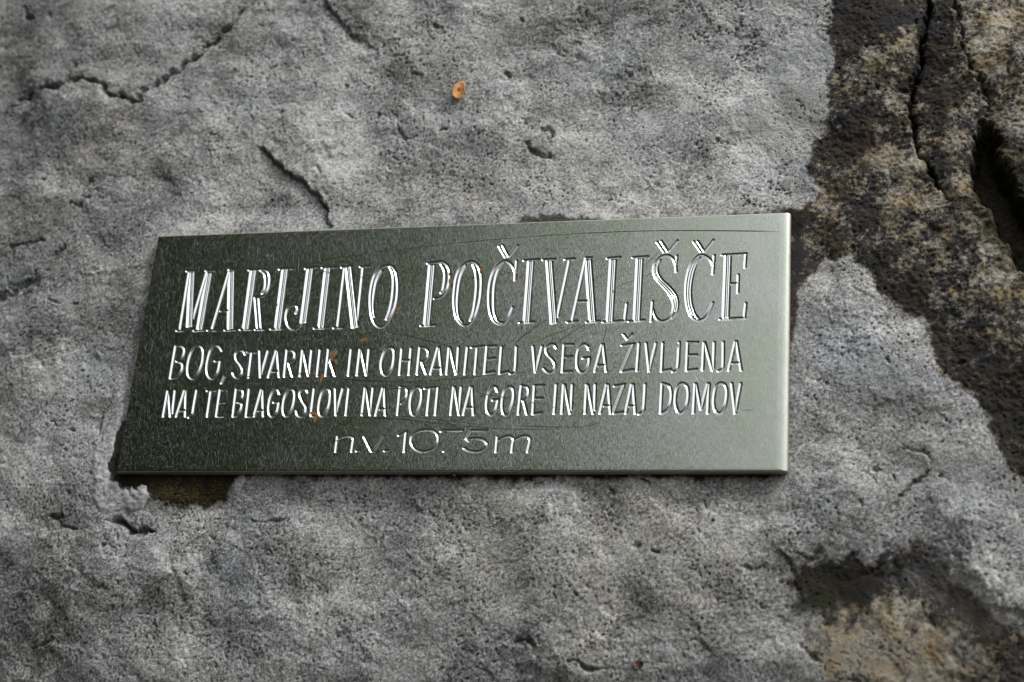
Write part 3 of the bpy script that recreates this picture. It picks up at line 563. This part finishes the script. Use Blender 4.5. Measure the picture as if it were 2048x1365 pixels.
SMALL = [
 ('E', ['p 212,172 158,488','c 215,165 265,160 300,190 300,240 270,300 222,322','c 225,322 270,335 285,375 270,430 230,480 158,495']),
 ('E', ['o 440,158 482,180 496,240 482,350 440,450 388,496 346,472 335,400 350,300 385,210']),
 ('E', ['c 685,212 660,172 620,155 572,210 542,310 531,400 546,470 587,496 630,460 655,400 668,318','p 615,318 682,312']),
 ('E', ['p 715,478 682,545']),
 ('E', ['c 925,252 905,215 870,205 830,240 832,300 872,355 897,410 885,462 850,490 815,475 798,440']),
 ('E', ['p 940,225 1035,228','p 990,240 960,485']),
 ('E', ['p 1073,215 1080,482','p 1160,215 1092,450']),
 ('E', ['p 1245,212 1162,482','p 1253,212 1272,480','p 1195,425 1252,422']),
 ('E', ['p 1352,215 1326,475','c 1352,208 1400,205 1432,240 1427,290 1395,325 1355,332','p 1367,340 1408,475']),
 ('E', ['p 1513,210 1486,472','p 1517,210 1570,470','p 1606,210 1582,440']),
 ('E', ['p 1692,205 1662,470']),
 ('E', ['p 1778,200 1750,470','p 1866,205 1792,305','p 1792,320 1842,470']),
 ('E', ['p 2010,200 1982,465']),
 ('F', ['p 197,190 168,440','p 205,195 256,440','p 285,190 262,430']),
 ('F', ['o 485,170 520,190 529,250 516,350 482,420 445,441 411,410 402,330 420,250 450,190']),
 ('F', ['p 605,185 582,435','p 694,180 674,435','p 610,298 685,293']),
 ('F', ['p 779,180 754,430','c 779,172 830,175 860,215 852,270 815,305 782,308','p 795,312 840,430']),
 ('F', ['p 957,172 885,430','p 966,172 992,430','p 915,375 982,370']),
 ('F', ['p 1066,175 1042,430','p 1072,175 1132,430','p 1157,172 1140,420']),
 ('F', ['p 1244,170 1217,430']),
 ('F', ['p 1285,170 1402,158','p 1338,180 1317,428']),
 ('F', ['p 1434,168 1412,425','p 1434,160 1522,155','p 1432,285 1512,275','p 1415,422 1502,405']),
 ('F', ['p 1577,165 1557,425','p 1560,425 1637,405']),
 ('F', ['c 1722,165 1712,360 1698,415 1660,427']),
 ('F', ['p 1883,160 1905,412','p 1972,160 1915,390']),
 ('G', ['c 315,202 300,175 265,168 230,200 235,250 280,300 305,350 290,400 245,415 208,383']),
 ('G', ['p 383,178 370,410','p 385,172 462,170','p 385,278 452,276','p 375,410 447,405']),
 ('G', ['c 602,215 582,180 550,168 512,210 496,290 501,370 530,412 570,400 600,340 604,287','p 550,290 607,284']),
 ('G', ['p 715,170 652,405','p 724,170 752,405','p 680,356 742,350']),
 ('G', ['p 890,178 993,165','p 985,170 885,402','p 885,407 987,390','p 903,83 935,127','p 975,80 935,127']),
 ('G', ['p 1038,160 1020,400']),
 ('G', ['p 1100,160 1126,402','p 1187,158 1132,380']),
 ('G', ['p 1246,158 1234,400','p 1235,404 1312,387']),
 ('G', ['c 1388,152 1378,340 1362,395 1333,408']),
 ('G', ['p 1462,155 1452,398','p 1462,152 1548,152','p 1462,263 1540,262','p 1455,398 1538,386']),
 ('G', ['p 1604,153 1592,395','p 1610,155 1677,397','p 1694,153 1687,380']),
 ('G', ['c 1773,150 1771,340 1760,385 1728,403']),
 ('G', ['p 1877,145 1820,395','p 1888,145 1928,395','p 1850,335 1908,330']),
 ('E', ['p 132,625 86,885','p 137,625 158,885','p 207,622 182,850']),
 ('E', ['p 305,618 220,885','p 318,618 312,885','p 250,826 312,822']),
 ('E', ['c 428,618 400,780 385,860 345,896']),
 ('E', ['p 535,623 625,616','p 573,633 537,885']),
 ('E', ['p 668,620 630,880','p 668,613 738,614','p 650,745 716,740','p 630,883 702,882']),
 ('E', ['p 833,612 800,880','c 835,606 890,612 906,650 886,710 825,738','c 845,740 887,755 887,800 855,862 800,886']),
 ('E', ['p 967,608 935,880','p 935,884 992,881']),
 ('E', ['p 1092,612 1016,882','p 1104,614 1110,882','p 1045,826 1105,822']),
 ('E', ['c 1277,655 1257,610 1225,608 1187,680 1166,780 1172,860 1206,886 1246,850 1266,780 1270,742','p 1218,740 1276,736']),
 ('E', ['o 1385,603 1426,625 1431,700 1412,790 1372,865 1330,877 1312,820 1320,730 1346,650']),
 ('E', ['c 1566,640 1545,605 1505,612 1484,660 1510,730 1546,790 1540,850 1500,886 1460,870 1449,828']),
 ('E', ['p 1632,603 1599,872','p 1600,878 1652,875']),
 ('E', ['o 1750,598 1791,620 1796,700 1776,800 1732,872 1690,870 1678,810 1690,720 1716,640']),
 ('E', ['p 1848,602 1854,872','p 1926,602 1865,830']),
 ('E', ['p 1987,600 1957,870']),
 ('F', ['p 247,567 217,830','p 253,567 296,830','p 324,567 299,800']),
 ('F', ['p 420,567 350,830','p 432,567 443,830','p 385,773 442,768']),
 ('F', ['p 588,567 562,830','c 590,558 640,565 656,610 642,670 590,718']),
 ('F', ['o 750,558 791,580 797,660 777,750 737,827 700,817 686,740 695,650 720,585']),
 ('F', ['p 828,570 932,560','p 878,578 852,828']),
 ('F', ['p 957,560 932,828']),
 ('F', ['p 1110,557 1082,825','p 1117,557 1162,827','p 1185,557 1163,790']),
 ('F', ['p 1275,557 1206,825','p 1288,560 1302,827','p 1235,758 1298,753']),
 ('F', ['c 1536,600 1516,558 1485,558 1446,630 1430,730 1440,800 1475,828 1515,790 1535,720 1541,680','p 1488,684 1547,679']),
 ('F', ['o 1645,552 1686,575 1694,650 1676,740 1636,822 1595,817 1581,740 1590,650 1611,585']),
 ('F', ['p 1767,558 1740,822','c 1768,546 1820,553 1840,600 1822,660 1775,690','p 1790,695 1822,822']),
 ('F', ['p 1897,552 1882,820','p 1897,545 1987,540','p 1890,670 1972,665','p 1885,820 1962,806']),
 ('G', ['p 318,520 299,772']),
 ('G', ['p 382,520 366,770','p 388,522 437,772','p 457,520 447,740']),
 ('G', ['p 581,520 569,770','p 590,522 637,772','p 657,518 651,740']),
 ('G', ['p 756,520 698,770','p 770,522 790,772','p 730,706 784,702']),
 ('G', ['p 825,533 912,518','p 905,525 815,765','p 815,772 897,760']),
 ('G', ['p 975,517 922,770','p 987,520 1006,772','p 950,709 1003,705']),
 ('G', ['c 1092,517 1083,690 1070,752 1038,777']),
 ('G', ['p 1238,517 1227,768','c 1240,510 1297,530 1320,590 1312,680 1282,740 1230,770']),
 ('G', ['o 1410,508 1452,530 1467,600 1452,700 1410,764 1374,750 1354,680 1360,590 1380,530']),
 ('G', ['p 1527,512 1513,767','p 1535,514 1577,735','p 1637,512 1580,735','p 1648,512 1637,767']),
 ('G', ['o 1750,506 1792,530 1803,600 1788,700 1746,767 1704,747 1688,680 1696,590 1714,530']),
 ('G', ['p 1845,510 1876,768','p 1925,510 1882,740']),
]
HEIGHT_LINE = [
 ('K', ['p 158,192 140,325','c 162,215 200,192 255,186 296,208 292,260 282,325']),
 ('K', ['p 325,321 348,313']),
 ('K', ['p 392,195 456,325','p 456,325 482,322','p 482,322 566,190']),
 ('K', ['p 575,321 602,315']),
 ('K', ['p 700,182 767,145','p 767,145 750,328']),
 ('K', ['o 930,132 1010,142 1050,190 1046,250 1000,302 920,326 850,305 812,250 820,190 860,150']),
 ('K', ['p 1078,148 1088,138','p 1088,138 1272,138','p 1272,138 1100,325']),
 ('K', ['p 1487,138 1342,138','c 1342,138 1318,185 1306,215 1325,234','c 1312,216 1380,208 1450,220 1487,260 1462,300 1400,326 1330,320 1283,298']),
 ('K', ['p 1580,195 1567,330','c 1585,228 1640,195 1690,190 1722,218 1715,270 1708,330','c 1722,228 1780,195 1840,188 1870,220 1860,280 1848,330']),
]
GS = 0.00020
nxg, nyg = int(PLW/GS)+1, int(PLH/GS)+1
dep = np.zeros((nyg, nxg), np.float32); own = np.full((nyg, nxg), -1, np.int32)
def cut(pts, hw, depth, li):
    """V-shaped cutter pass along a polyline (plaque metres)"""
    for a, b_ in zip(pts[:-1], pts[1:]):
        i0 = max(int((min(a[0], b_[0])-hw)/GS)-1, 0); i1 = min(int((max(a[0], b_[0])+hw)/GS)+2, nxg)
        j0 = max(int((min(a[1], b_[1])-hw)/GS)-1, 0); j1 = min(int((max(a[1], b_[1])+hw)/GS)+2, nyg)
        xs = np.arange(i0, i1)*GS; ys = np.arange(j0, j1)*GS; gx_, gy_ = np.meshgrid(xs, ys)
        v = b_-a; l2 = v@v+1e-14
        t = np.clip(((gx_-a[0])*v[0]+(gy_-a[1])*v[1])/l2, 0, 1)
        d = np.hypot(gx_-a[0]-t*v[0], gy_-a[1]-t*v[1])/hw
        q = np.sqrt(d*d+0.012)                      # very slightly rounded root
        z = np.where(d < 1, depth*(1.006-q), 0).clip(0)
        s = dep[j0:j1, i0:i1]; w_ = own[j0:j1, i0:i1]
        m_ = z > s; s[m_] = z[m_]; w_[m_] = li
names = []
rl = np.random.default_rng(9)
def letters(lst, name, hw, slope):
    for reg, strokes in lst:
        ox, oy, sc = REG[reg]; li = len(names); names.append(name if isinstance(name, str) else name[len(names)])
        for st in strokes:
            k, rest = st[0], st[2:]
            P = np.array([[float(v) for v in q.split(',')] for q in rest.split()])
            P = P/sc+[ox, oy]
            if k in 'co': P = catmull(P, 7, closed=(k == 'o'))
            Q = from_px(P, 0.0)
            if k == 'h':
                d = Q[-1]-Q[0]; nn = np.array([-d[1], d[0]])/np.linalg.norm(d)
                if nn[0] > 0: nn = -nn              # points left
                for off, h2 in ((0.00118, 1.25), (-0.00005, 0.95), (-0.00118, 1.05)):
                    cut(Q+nn*off*(1+0.05*rl.normal()), 0.00108*h2, 0.00108*h2*slope*1.04, li)
            else: cut(Q, hw, hw*slope, li)
letters(TITLE, 'engraved_letter', 0.00100, 0.80)
letters(SMALL, 'engraved_letter', 0.00100, 0.80)
letters(HEIGHT_LINE, 'engraved_character', 0.00092, 0.82)
cell = (dep[:-1, :-1] > 0) | (dep[1:, :-1] > 0) | (dep[:-1, 1:] > 0) | (dep[1:, 1:] > 0)
co = np.maximum(np.maximum(own[:-1, :-1], own[1:, :-1]), np.maximum(own[:-1, 1:], own[1:, 1:]))
gi = np.arange(nxg*nyg).reshape(nyg, nxg)
def local(x, y, z): return np.stack([x, -(z+PLT), y], -1)        # relative to the plaque's empty
jj, ii = np.nonzero(cell); cc = co[jj, ii]
for li, nm in enumerate(names):
    s = cc == li
    if not s.any(): continue
    j, i = jj[s], ii[s]
    F = np.stack([gi[j, i], gi[j, i+1], gi[j+1, i+1], gi[j+1, i]], 1)
    uq, inv = np.unique(F, return_inverse=True)
    uy, ux = uq//nxg, uq % nxg
    mesh_obj(nm, local(ux*GS, uy*GS, -dep[uy, ux]), inv.reshape(-1, 4), groove, plaque)
# the plate: flat face between the grooves merged into strips, rounded edges, sides and back
full = np.zeros((nyg-1, nxg-1), bool)
m0x, m1x, m0y, m1y = 3, nxg-33, 13, nyg-5
full[m0y:m1y, m0x:m1x] = True
flat = full & ~cell
quads = []
runs_prev = {}
for j in range(m0y, m1y+1):
    cur = {}
    if j < m1y:
        row = np.concatenate([[0], flat[j].astype(np.int8), [0]]); dd = np.diff(row)
        for a, b_ in zip(np.nonzero(dd == 1)[0], np.nonzero(dd == -1)[0]):
            cur[(a, b_)] = runs_prev.pop((a, b_), j)
    for (a, b_), js in runs_prev.items(): quads.append((a, b_, js, j))
    runs_prev = cur
V = []; F = []
for a, b_, js, je in quads:
    k = len(V); V += [(a*GS, js*GS, 0), (b_*GS, js*GS, 0), (b_*GS, je*GS, 0), (a*GS, je*GS, 0)]; F.append((k, k+1, k+2, k+3))
xa, xb, ya, yb = m0x*GS, m1x*GS, m0y*GS, m1y*GS
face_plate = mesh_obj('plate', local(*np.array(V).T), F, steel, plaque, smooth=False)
# rim: nested loops from the flat face over the rounded edge down the side to the back
def loop(l, r, b0, t, z, cr):
    pts = []
    for (cx, cy, a0, q) in ((r-cr, b0+cr, -90, 1), (r-cr, t-cr, 0, 1), (l+cr, t-cr, 90, 1), (l+cr, b0+cr, 180, 1)):
        for k in range(5):
            a = math.radians(a0+22.5*k); pts.append((cx+cr*math.cos(a), cy+cr*math.sin(a), z))
    return pts
Lp = [loop(xa, xb, ya, yb, 0, 1e-6), loop(xa-.0002, xb+.0024, ya-.0012, yb+.0002, -.00003, .0003), loop(xa-.0003, xb+.0042, ya-.0020, yb+.0003, -.00012, .0005), loop(xa-.0004, xb+.0048, ya-.0023, yb+.0005, -.00030, .0007),
      loop(xa-.0006, xb+.0061, ya-.0025, yb+.0008, -.0011, .0010), loop(xa-.0006, xb+.0066, ya-.0026, yb+.0008, -.0019, .0010), loop(xa-.0006, xb+.0066, ya-.0026, yb+.0008, -PLT, .0010)]
RV = [p for l in Lp for p in l]; RF = []; N = 20
for k in range(len(Lp)-1):
    for i in range(N): RF.append((k*N+i, (k+1)*N+i, (k+1)*N+(i+1) % N, k*N+(i+1) % N))
RF.append(tuple(range((len(Lp)-1)*N, len(Lp)*N)))
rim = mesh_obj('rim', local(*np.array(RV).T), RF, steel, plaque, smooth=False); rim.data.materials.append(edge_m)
rim.data.polygons.foreach_set('use_smooth', [True]*(len(RF)-1)+[False])
# rim faces outward
import bmesh
bm = bmesh.new(); bm.from_mesh(rim.data); bmesh.ops.recalc_face_normals(bm, faces=bm.faces)
bm.faces.ensure_lookup_table()
if bm.faces[0].normal.y > 0: bmesh.ops.reverse_faces(bm, faces=bm.faces)
for f_ in bm.faces:
    f_.material_index = 1 if (f_.calc_center_median().y > -PLT+.0013 or f_.normal.z < -.35) else 0
bm.to_mesh(rim.data); bm.free()

# rust spots lying on the plate
rust = simple_mat('rust', (.36, .14, .012), .7, (.20, .075, .010), 900)
rg_ = np.random.default_rng(31)
def spot(px, py, rx, ry, ang, zz=0.00004, name='rust_spot'):
    V = []; N = 14
    c0 = np.array([px, py], float); V.append((*from_px([c0], 0)[0], zz+.00006))
    for k in range(N):
        a = 2*math.pi*k/N; q = 1+rg_.uniform(-.35, .35)
        dx, dy = rx*q*math.cos(a), ry*q*math.sin(a); t = math.radians(ang)
        p = c0+[dx*math.cos(t)-dy*math.sin(t), dx*math.sin(t)+dy*math.cos(t)]
        V.append((*from_px([p], 0)[0], zz))
    F = [(0, 1+(k+1) % N, 1+k) for k in range(N)]
    return mesh_obj(name, local(*np.array(V).T), F, rust, plaque)
for a in [(725,681,9,2.6,-20),(800,616,5,2.6,-45),(793,626,2.2,1.6,0),(1046,549,2.6,2.2,0),(664,707,6,3,-55),(672,724,5,2.6,60),(643,757,3,7,15),(629,828,8,4,15),(630,838,4,6,0),(668,712,4,2,-40),(961,541,2.5,4.5,0),(901,562,2,5,0),(554,610,1.8,2.6,0),(899,548,1.6,3,0),(1228,582,2,2,0),(768,660,2,4,0),(1356,692,1.6,4,0)]:
    spot(*a)
# hairline scratches (one joined part)
def ribbons(lst, wpx, m, name, z=0.00003, rnd=0):
    V = []; F = []
    for reg, txt in lst:
        ox, oy, sc = REG[reg] if reg else (0, 0, 1)
        P = catmull(np.array([[float(v) for v in q.split(',')] for q in txt.split()])/sc+[ox, oy], 8)
        if len(P) == 2: P = np.linspace(P[0], P[1], 6)
        Q = from_px(P, 0); T = np.gradient(Q, axis=0); T /= np.linalg.norm(T, axis=1)[:, None]+1e-12
        Nn = np.stack([-T[:, 1], T[:, 0]], 1); tap = np.minimum(1, np.minimum(np.arange(len(Q)), np.arange(len(Q))[::-1])/3+0.25)
        w_ = wpx*0.00031*0.5*tap[:, None]
        k = len(V)
        ok = []
        for q in Q:
            i, j = int(q[0]/GS), int(q[1]/GS); ok.append(0 <= i < nxg-14 and 0 <= j < nyg and dep[j, i] <= 0)
        for l, r_2 in zip(Q+Nn*w_, Q-Nn*w_): V += [(*l, z), (*r_2, z)]
        for i in range(len(Q)-1):
            if ok[i] and ok[i+1]: F.append((k+2*i, k+2*i+1, k+2*i+3, k+2*i+2))
    o = mesh_obj(name, local(*np.array(V).T), F, m, plaque, smooth=False); return o
# brushing: thousands of hair-thin tilted facets left by the abrasive (one joined part)
gb = np.random.default_rng(88); V = []; F = []
for k in range(17000):
    x, y = gb.uniform(.001, PLW-.006), gb.uniform(.001, PLH-.002)
    u_ = x/PLW
    if gb.random() > (.45+.55*max(0, 1-u_*5)+.35*u_): continue
    if gb.random() < 1-u_*.85: a = math.radians(98+gb.normal(0, 7))
    else: a = math.radians(gb.choice([125, 60, 150, 105])+gb.normal(0, 12))
    L = gb.uniform(.0018, .0070); w_ = gb.uniform(.000025, .00005); c_, s_ = math.cos(a), math.sin(a)
    ok = True
    for t in (-1, -.5, 0, .5, 1):
        i, j = int((x+t*L/2*c_)/GS), int((y+t*L/2*s_)/GS)
        if not (4 < i < nxg-34 and 14 < j < nyg-6) or dep[j, i] > 0: ok = False; break
    if not ok: continue
    tl = gb.normal(0, .13)*w_; k0 = len(V); nx_, ny_ = -s_*w_/2, c_*w_/2; h = .000012+abs(tl)/2
    for t, e in ((-1, 1), (1, 1), (1, -1), (-1, -1)):
        V.append((x+t*L/2*c_+e*nx_, y+t*L/2*s_+e*ny_, h+e*tl/2))
    F.append((k0+3, k0+2, k0+1, k0))
bl = simple_mat('abraded_steel', (.60, .61, .59), .30, (.50, .52, .48), 500, 1.0)
mesh_obj('brush_marks', local(*np.array(V).T), F, bl, plaque, smooth=False)['kind'] = 'stuff'
dk = simple_mat('dark_scratch', (.055, .075, .035), .5, (.04, .05, .025), 300, .6)
lt = simple_mat('bright_scratch', (.62, .63, .60), .45, (.45, .45, .43), 900, 1.0)
ribbons([(None,'640,520 820,497 960,482 1150,468 1330,462 1560,464'),('B','1380,1140 1700,1240 2048,1330'),('F','380,0 800,95 1080,160'),('C','1130,1180 1300,1020 1500,905'),('C','1290,1170 1900,940 2048,870'),('D','0,1110 240,970'),('D','420,660 600,590 780,515'),('D','690,450 900,240'),
   ('D','0,1160 200,1040'),('F','0,480 500,505 1000,490 1500,440 1880,408'),('F','0,525 480,548 900,535'),('F','0,800 300,820 900,870 1400,930'),('F','0,560 1000,575 1400,625 2048,740'),('F','200,860 700,880 1200,965'),('F','1520,900 1600,820 1750,700'),('F','1700,130 1860,10'),
   ('F','940,840 1060,910 1160,960'),('K','400,20 560,100 620,160'),('K','0,245 300,215 690,180'),('K','150,20 800,50 1020,130'),('K','1060,30 1200,100'),('K','1000,70 1500,118 2048,135'),('K','1560,90 1640,15'),(None,'350,868 470,890 600,890 668,884'),(None,'245,925 285,895 330,868'),
   ('G','0,880 500,892 700,850'),('G','450,905 520,800 560,720'),('G','640,500 700,250 760,0'),('G','0,120 180,0'),('G','330,150 560,0 760,-80'),('G','0,335 330,352'),('G','930,420 860,700'),('G','470,540 800,550'),('G','500,620 700,600'),('G','1920,745 2048,742'),('G','0,700 330,720'),
   (None,'330,930 420,860 470,820'),(None,'480,560 600,540 760,560'),(None,'300,790 500,765 700,772 1000,790'),(None,'420,770 560,745 700,760 900,770'),('C','600,470 900,440 1100,400'),('D','0,95 900,62 2048,66')], 1.15, dk, 'dark_scratches')['kind'] = 'stuff'
ribbons([('D','868,0 838,330 800,820'),('D','992,0 948,190'),('D','1228,70 1290,480 1345,820'),('D','1268,540 1310,700 1372,890'),('D','1340,350 1385,480 1400,790'),('D','1105,270 1160,440'),('D','770,1040 830,1130'),('F','1790,190 1865,400'),('F','1752,260 1838,455'),('G','238,580 320,905'),('G','465,755 600,915'),('G','28,210 72,440'),
   ('G','1160,0 1250,110'),('G','545,90 580,160'),('C','1020,350 1050,480'),('B','1640,640 1690,700'),('G','740,380 750,520'),('C','1880,700 1960,820')], 0.55, lt, 'bright_scratches', z=0.00005)['kind'] = 'stuff'

# ================================================================== small things on the rock
def shell(name, px, py, wpx, hpx, ang, m, curl=0.25, thick=0.0003, lift=0.0006, pts=None, seed=1):
    """thin curled scale or flake lying on the rock"""
    c = on_rock(px, py); g = np.random.default_rng(seed)
    NR, NA = 6, 20; a_, b_ = wpx*0.00031/2, hpx*0.00034/2
    V = [(0, 0, 0)]
    for i in range(1, NR+1):
        for k in range(NA):
            t = 2*math.pi*k/NA; rr = i/NR
            e_ = 1+0.10*math.sin(2*t+seed)+0.07*math.sin(3*t+1.7*seed)+0.03*math.sin(7*t)
            x, y = a_*rr*e_*math.cos(t), b_*rr*e_*math.sin(t)
            z = curl*a_*2*(rr**2)*(0.6+0.4*math.cos(2*t))+0.0002*math.sin(5*t)*rr
            V.append((x, y, z))
    F = [(0, 1+k, 1+(k+1) % NA) for k in range(NA)]
    for i in range(NR-1):
        for k in range(NA):
            s = 1+i*NA; F.append((s+k, s+NA+k, s+NA+(k+1) % NA, s+(k+1) % NA))
    V = np.array(V); t = math.radians(ang); x = V[:, 0]*math.cos(t)-V[:, 1]*math.sin(t); y = V[:, 0]*math.sin(t)+V[:, 1]*math.cos(t)
    o = mesh_obj(name, np.stack([x, -V[:, 2], y], -1), F, m)
    o.location = w3(c[0], c[1], c[2]+lift)
    md = o.modifiers.new('thickness', 'SOLIDIFY'); md.thickness = thick; md.offset = 1
    return o
sc_m, n, bs = mat('tan_bud_scale')
tc = n.nodes.new('ShaderNodeTexCoord'); sp = n.nodes.new('ShaderNodeVectorMath'); sp.operation = 'LENGTH'
mp = n.nodes.new('ShaderNodeMapping'); mp.inputs['Location'].default_value = (.0006, 0, -.0010); mp.inputs['Scale'].default_value = (1.6, 0, 1.0)
n.links.new(tc.outputs['Object'], mp.inputs[0]); n.links.new(mp.outputs[0], sp.inputs[0])
no = nd(n, 'ShaderNodeTexNoise', Scale=700.0, Detail=3.0); n.links.new(tc.outputs['Object'], no.inputs['Vector'])
v = mth(n, 'ADD', mth(n, 'MULTIPLY', sp.outputs['Value'], 330), mth(n, 'MULTIPLY_ADD', no.outputs['Fac'], .9, -.45))
rp_ = n.nodes.new('ShaderNodeValToRGB'); el = rp_.color_ramp.elements; el[0].position = .42; el[0].color = (.20, .05, .005, 1); el[1].position = 1.3 if False else 1.0; el[1].color = (.62, .30, .10, 1)
e = el.new(.60); e.color = (.52, .20, .05, 1); e = el.new(.80); e.color = (.74, .36, .14, 1)
n.links.new(v, rp_.inputs[0]); n.links.new(rp_.outputs[0], bs.inputs['Base Color']); bs.inputs['Roughness'].default_value = .45
bs.inputs['Subsurface Weight'].default_value = .15; bs.inputs['Subsurface Radius'].default_value = (.001, .0006, .0003)
thing(shell('bud_scale', 920, 184, 25, 43, -14, sc_m, .28, seed=2), 'small orange-brown bud scale stuck to the rock above the plaque', 'bud scale')
br = simple_mat('brown_leaf', (.10, .035, .02), .6, (.05, .02, .01), 500)
thing(shell('leaf_fragment', 1277, 1331, 22, 12, 20, br, .2, seed=5), 'dark reddish-brown leaf fragment lodged beside the crack at the bottom of the rock', 'leaf fragment')
gr = simple_mat('green_leaf', (.07, .09, .02), .5, (.04, .05, .01), 500)
thing(shell('leaf_fragment', 1940, 369, 14, 8, 25, gr, .2, seed=6), 'tiny green leaf fragment beside the dark hollow at the right', 'leaf fragment')
og = simple_mat('orange_grain', (.55, .26, .03), .6, (.4, .18, .02), 900)
def bead(name, px, py, rpx, m, squash=.8, zoff=.4, x=None):
    c = on_rock(px, py) if x is None else x
    bm = bmesh.new(); bmesh.ops.create_icosphere(bm, subdivisions=3, radius=rpx*.00031)
    g = random.Random(int(px))
    for v_ in bm.verts:
        v_.co.y *= squash; v_.co *= 1+g.uniform(-.05, .05)
    me = bpy.data.meshes.new(name); bm.to_mesh(me); bm.free(); me.materials.append(m)
    me.polygons.foreach_set('use_smooth', [True]*len(me.polygons))
    o = bpy.data.objects.new(name, me); C.objects.link(o); o.location = w3(c[0], c[1], c[2]+zoff*rpx*.00031); return o
thing(bead('lichen_grain', 937, 398, 2.2, og), 'tiny orange grain of lichen on the grey rock above the plaque', 'lichen')
thing(bead('soil_grain', 1427, 1040, 3.2, br), 'small reddish-brown grain on the rock below the right end of the plaque', 'grain')
dm = simple_mat('dark_varnished_bolt', (.05, .02, .018), .25, (.02, .01, .01), 500)
c_ = from_px([(908, 952)], -.003)[0]
thing(bead('bolt_head', 908, 952, 5.5, dm, 1.0, x=np.array([c_[0], c_[1], -.0035])), 'dark rounded bolt head showing under the middle of the lower plaque edge', 'bolt')
tw = simple_mat('dark_twig', (.03, .022, .015), .8, (.015, .01, .008), 900)
def twig(pts, rpx, label):
    P = catmull(np.array(pts, float), 5); V = []; F = []; K = 6
    Q = np.array([on_rock(*p) for p in P]); Q[:, 2] = np.maximum.accumulate(Q[::-1, 2])[::-1]*0.3+Q[:, 2]*.7+.0009
    T = np.gradient(Q, axis=0); T /= np.linalg.norm(T, axis=1)[:, None]
    for i, (q, t) in enumerate(zip(Q, T)):
        s = np.cross(t, [0, 0, 1]); s /= np.linalg.norm(s); u_ = np.cross(s, t); rr = rpx*.00031*(1-.5*i/len(Q))
        for k in range(K): a = 2*math.pi*k/K; V.append(q+rr*(math.cos(a)*s+math.sin(a)*u_))
    for i in range(len(Q)-1):
        for k in range(K): F.append((i*K+k, i*K+(k+1) % K, (i+1)*K+(k+1) % K, (i+1)*K+k))
    F += [tuple(range(K))[::-1], tuple(range((len(Q)-1)*K, len(Q)*K))]
    V = np.array(V); b0 = V.mean(0)
    o = mesh_obj('twig', np.stack([V[:, 0]-b0[0], -(V[:, 2]-b0[2]), V[:, 1]-b0[1]], -1), F, tw); o.location = w3(*b0)
    return thing(o, label, 'twig')
twig([(1283,957),(1291,961),(1298,964),(1302,971)], 1.6, 'tiny dark curled twig caught below the lower right part of the plaque')

# ================================================================== the place in front of the rock (seen mirrored in the steel)
gm = simple_mat('forest_floor', (.020, .021, .012), .9, (.018, .014, .009), 3)
V = []; F = []
gxs = np.concatenate([-np.geomspace(600, 2, 26), np.linspace(-1.5, 1.5, 7), np.geomspace(2, 600, 26)])
gys = np.concatenate([-np.geomspace(600, 2, 26), np.linspace(-1.5, 3, 9)])
GX, GY = np.meshgrid(gxs, gys); gr_ = np.hypot(GX, GY)
GZ = 0.10*fbm(GX, GY, 2.5, 2, 501) + sstep(20, 120, gr_)*6*fbm(GX, GY, 80, 2, 503)
gidx = np.arange(GX.size).reshape(GX.shape)
ground = mesh_obj('ground', np.stack([GX, GY, GZ], -1).reshape(-1, 3), np.stack([gidx[:-1, :-1], gidx[:-1, 1:], gidx[1:, 1:], gidx[1:, :-1]], -1).reshape(-1, 4), gm)
ground['kind'] = 'structure'
# conifers across the path: one mass, tall on the left, open towards the right
fm = simple_mat('spruce_foliage', (.026, .044, .014), .75, (.014, .026, .009), 2.0)
rf = np.random.default_rng(12); FV = []; FF = []
def spruce(x, y, h, r):
    k0 = len(FV); K = 7
    for i, (zz, rr) in enumerate(((0, .022*h), (h, .004*h))):
        for k in range(K): a = 2*math.pi*k/K; FV.append((x+rr*math.cos(a), y+rr*math.sin(a), zz))
    for k in range(K): FF.append((k0+k, k0+(k+1) % K, k0+K+(k+1) % K, k0+K+k))
    nb_ = int(h*34)
    for q in range(nb_):
        t = rf.uniform(.06, 1)**.8; a = rf.uniform(0, 2*math.pi); L = r*(1-t)*rf.uniform(.75, 1.2)+.15
        z0_ = t*h; d = np.array([math.cos(a), math.sin(a)]); s = np.array([-d[1], d[0]])
        for m_ in range(3):
            f0, f1_ = m_/3, (m_+1.2)/3; wd = L*.30*(1-.2*m_)
            p0 = np.array([x, y])+d*L*f0; p1 = np.array([x, y])+d*L*f1_
            k = len(FV); dz0, dz1 = -L*.35*f0, -L*.35*f1_-rf.uniform(0, .15)
            FV.extend([(*(p0-s*wd*.4), z0_+dz0), (*(p0+s*wd*.4), z0_+dz0), (*(p1+s*wd*rf.uniform(.5, 1)), z0_+dz1-wd*.5), (*(p1-s*wd*rf.uniform(.5, 1)), z0_+dz1-wd*.5)])
            FF.append((k, k+1, k+2, k+3))
for k in range(110):
    azm = -6-95*rf.uniform(0, 1)**1.15; d_ = rf.uniform(6, 15); hgt = d_*rf.uniform(.72, 1.15)*(1 if azm < -20 else .62)+1.8
    spruce(.3+d_*math.sin(math.radians(azm)), -d_*math.cos(math.radians(azm)), hgt, hgt*.19)
for k in range(26):
    azm = rf.uniform(-5, 95); d_ = rf.uniform(28, 45); hgt = d_*rf.uniform(.10, .22)+1.5
    spruce(.3+d_*math.sin(math.radians(azm)), -d_*math.cos(math.radians(azm)), hgt, hgt*.25)
forest = mesh_obj('forest', np.array(FV), FF, fm, smooth=False); forest['kind'] = 'stuff'
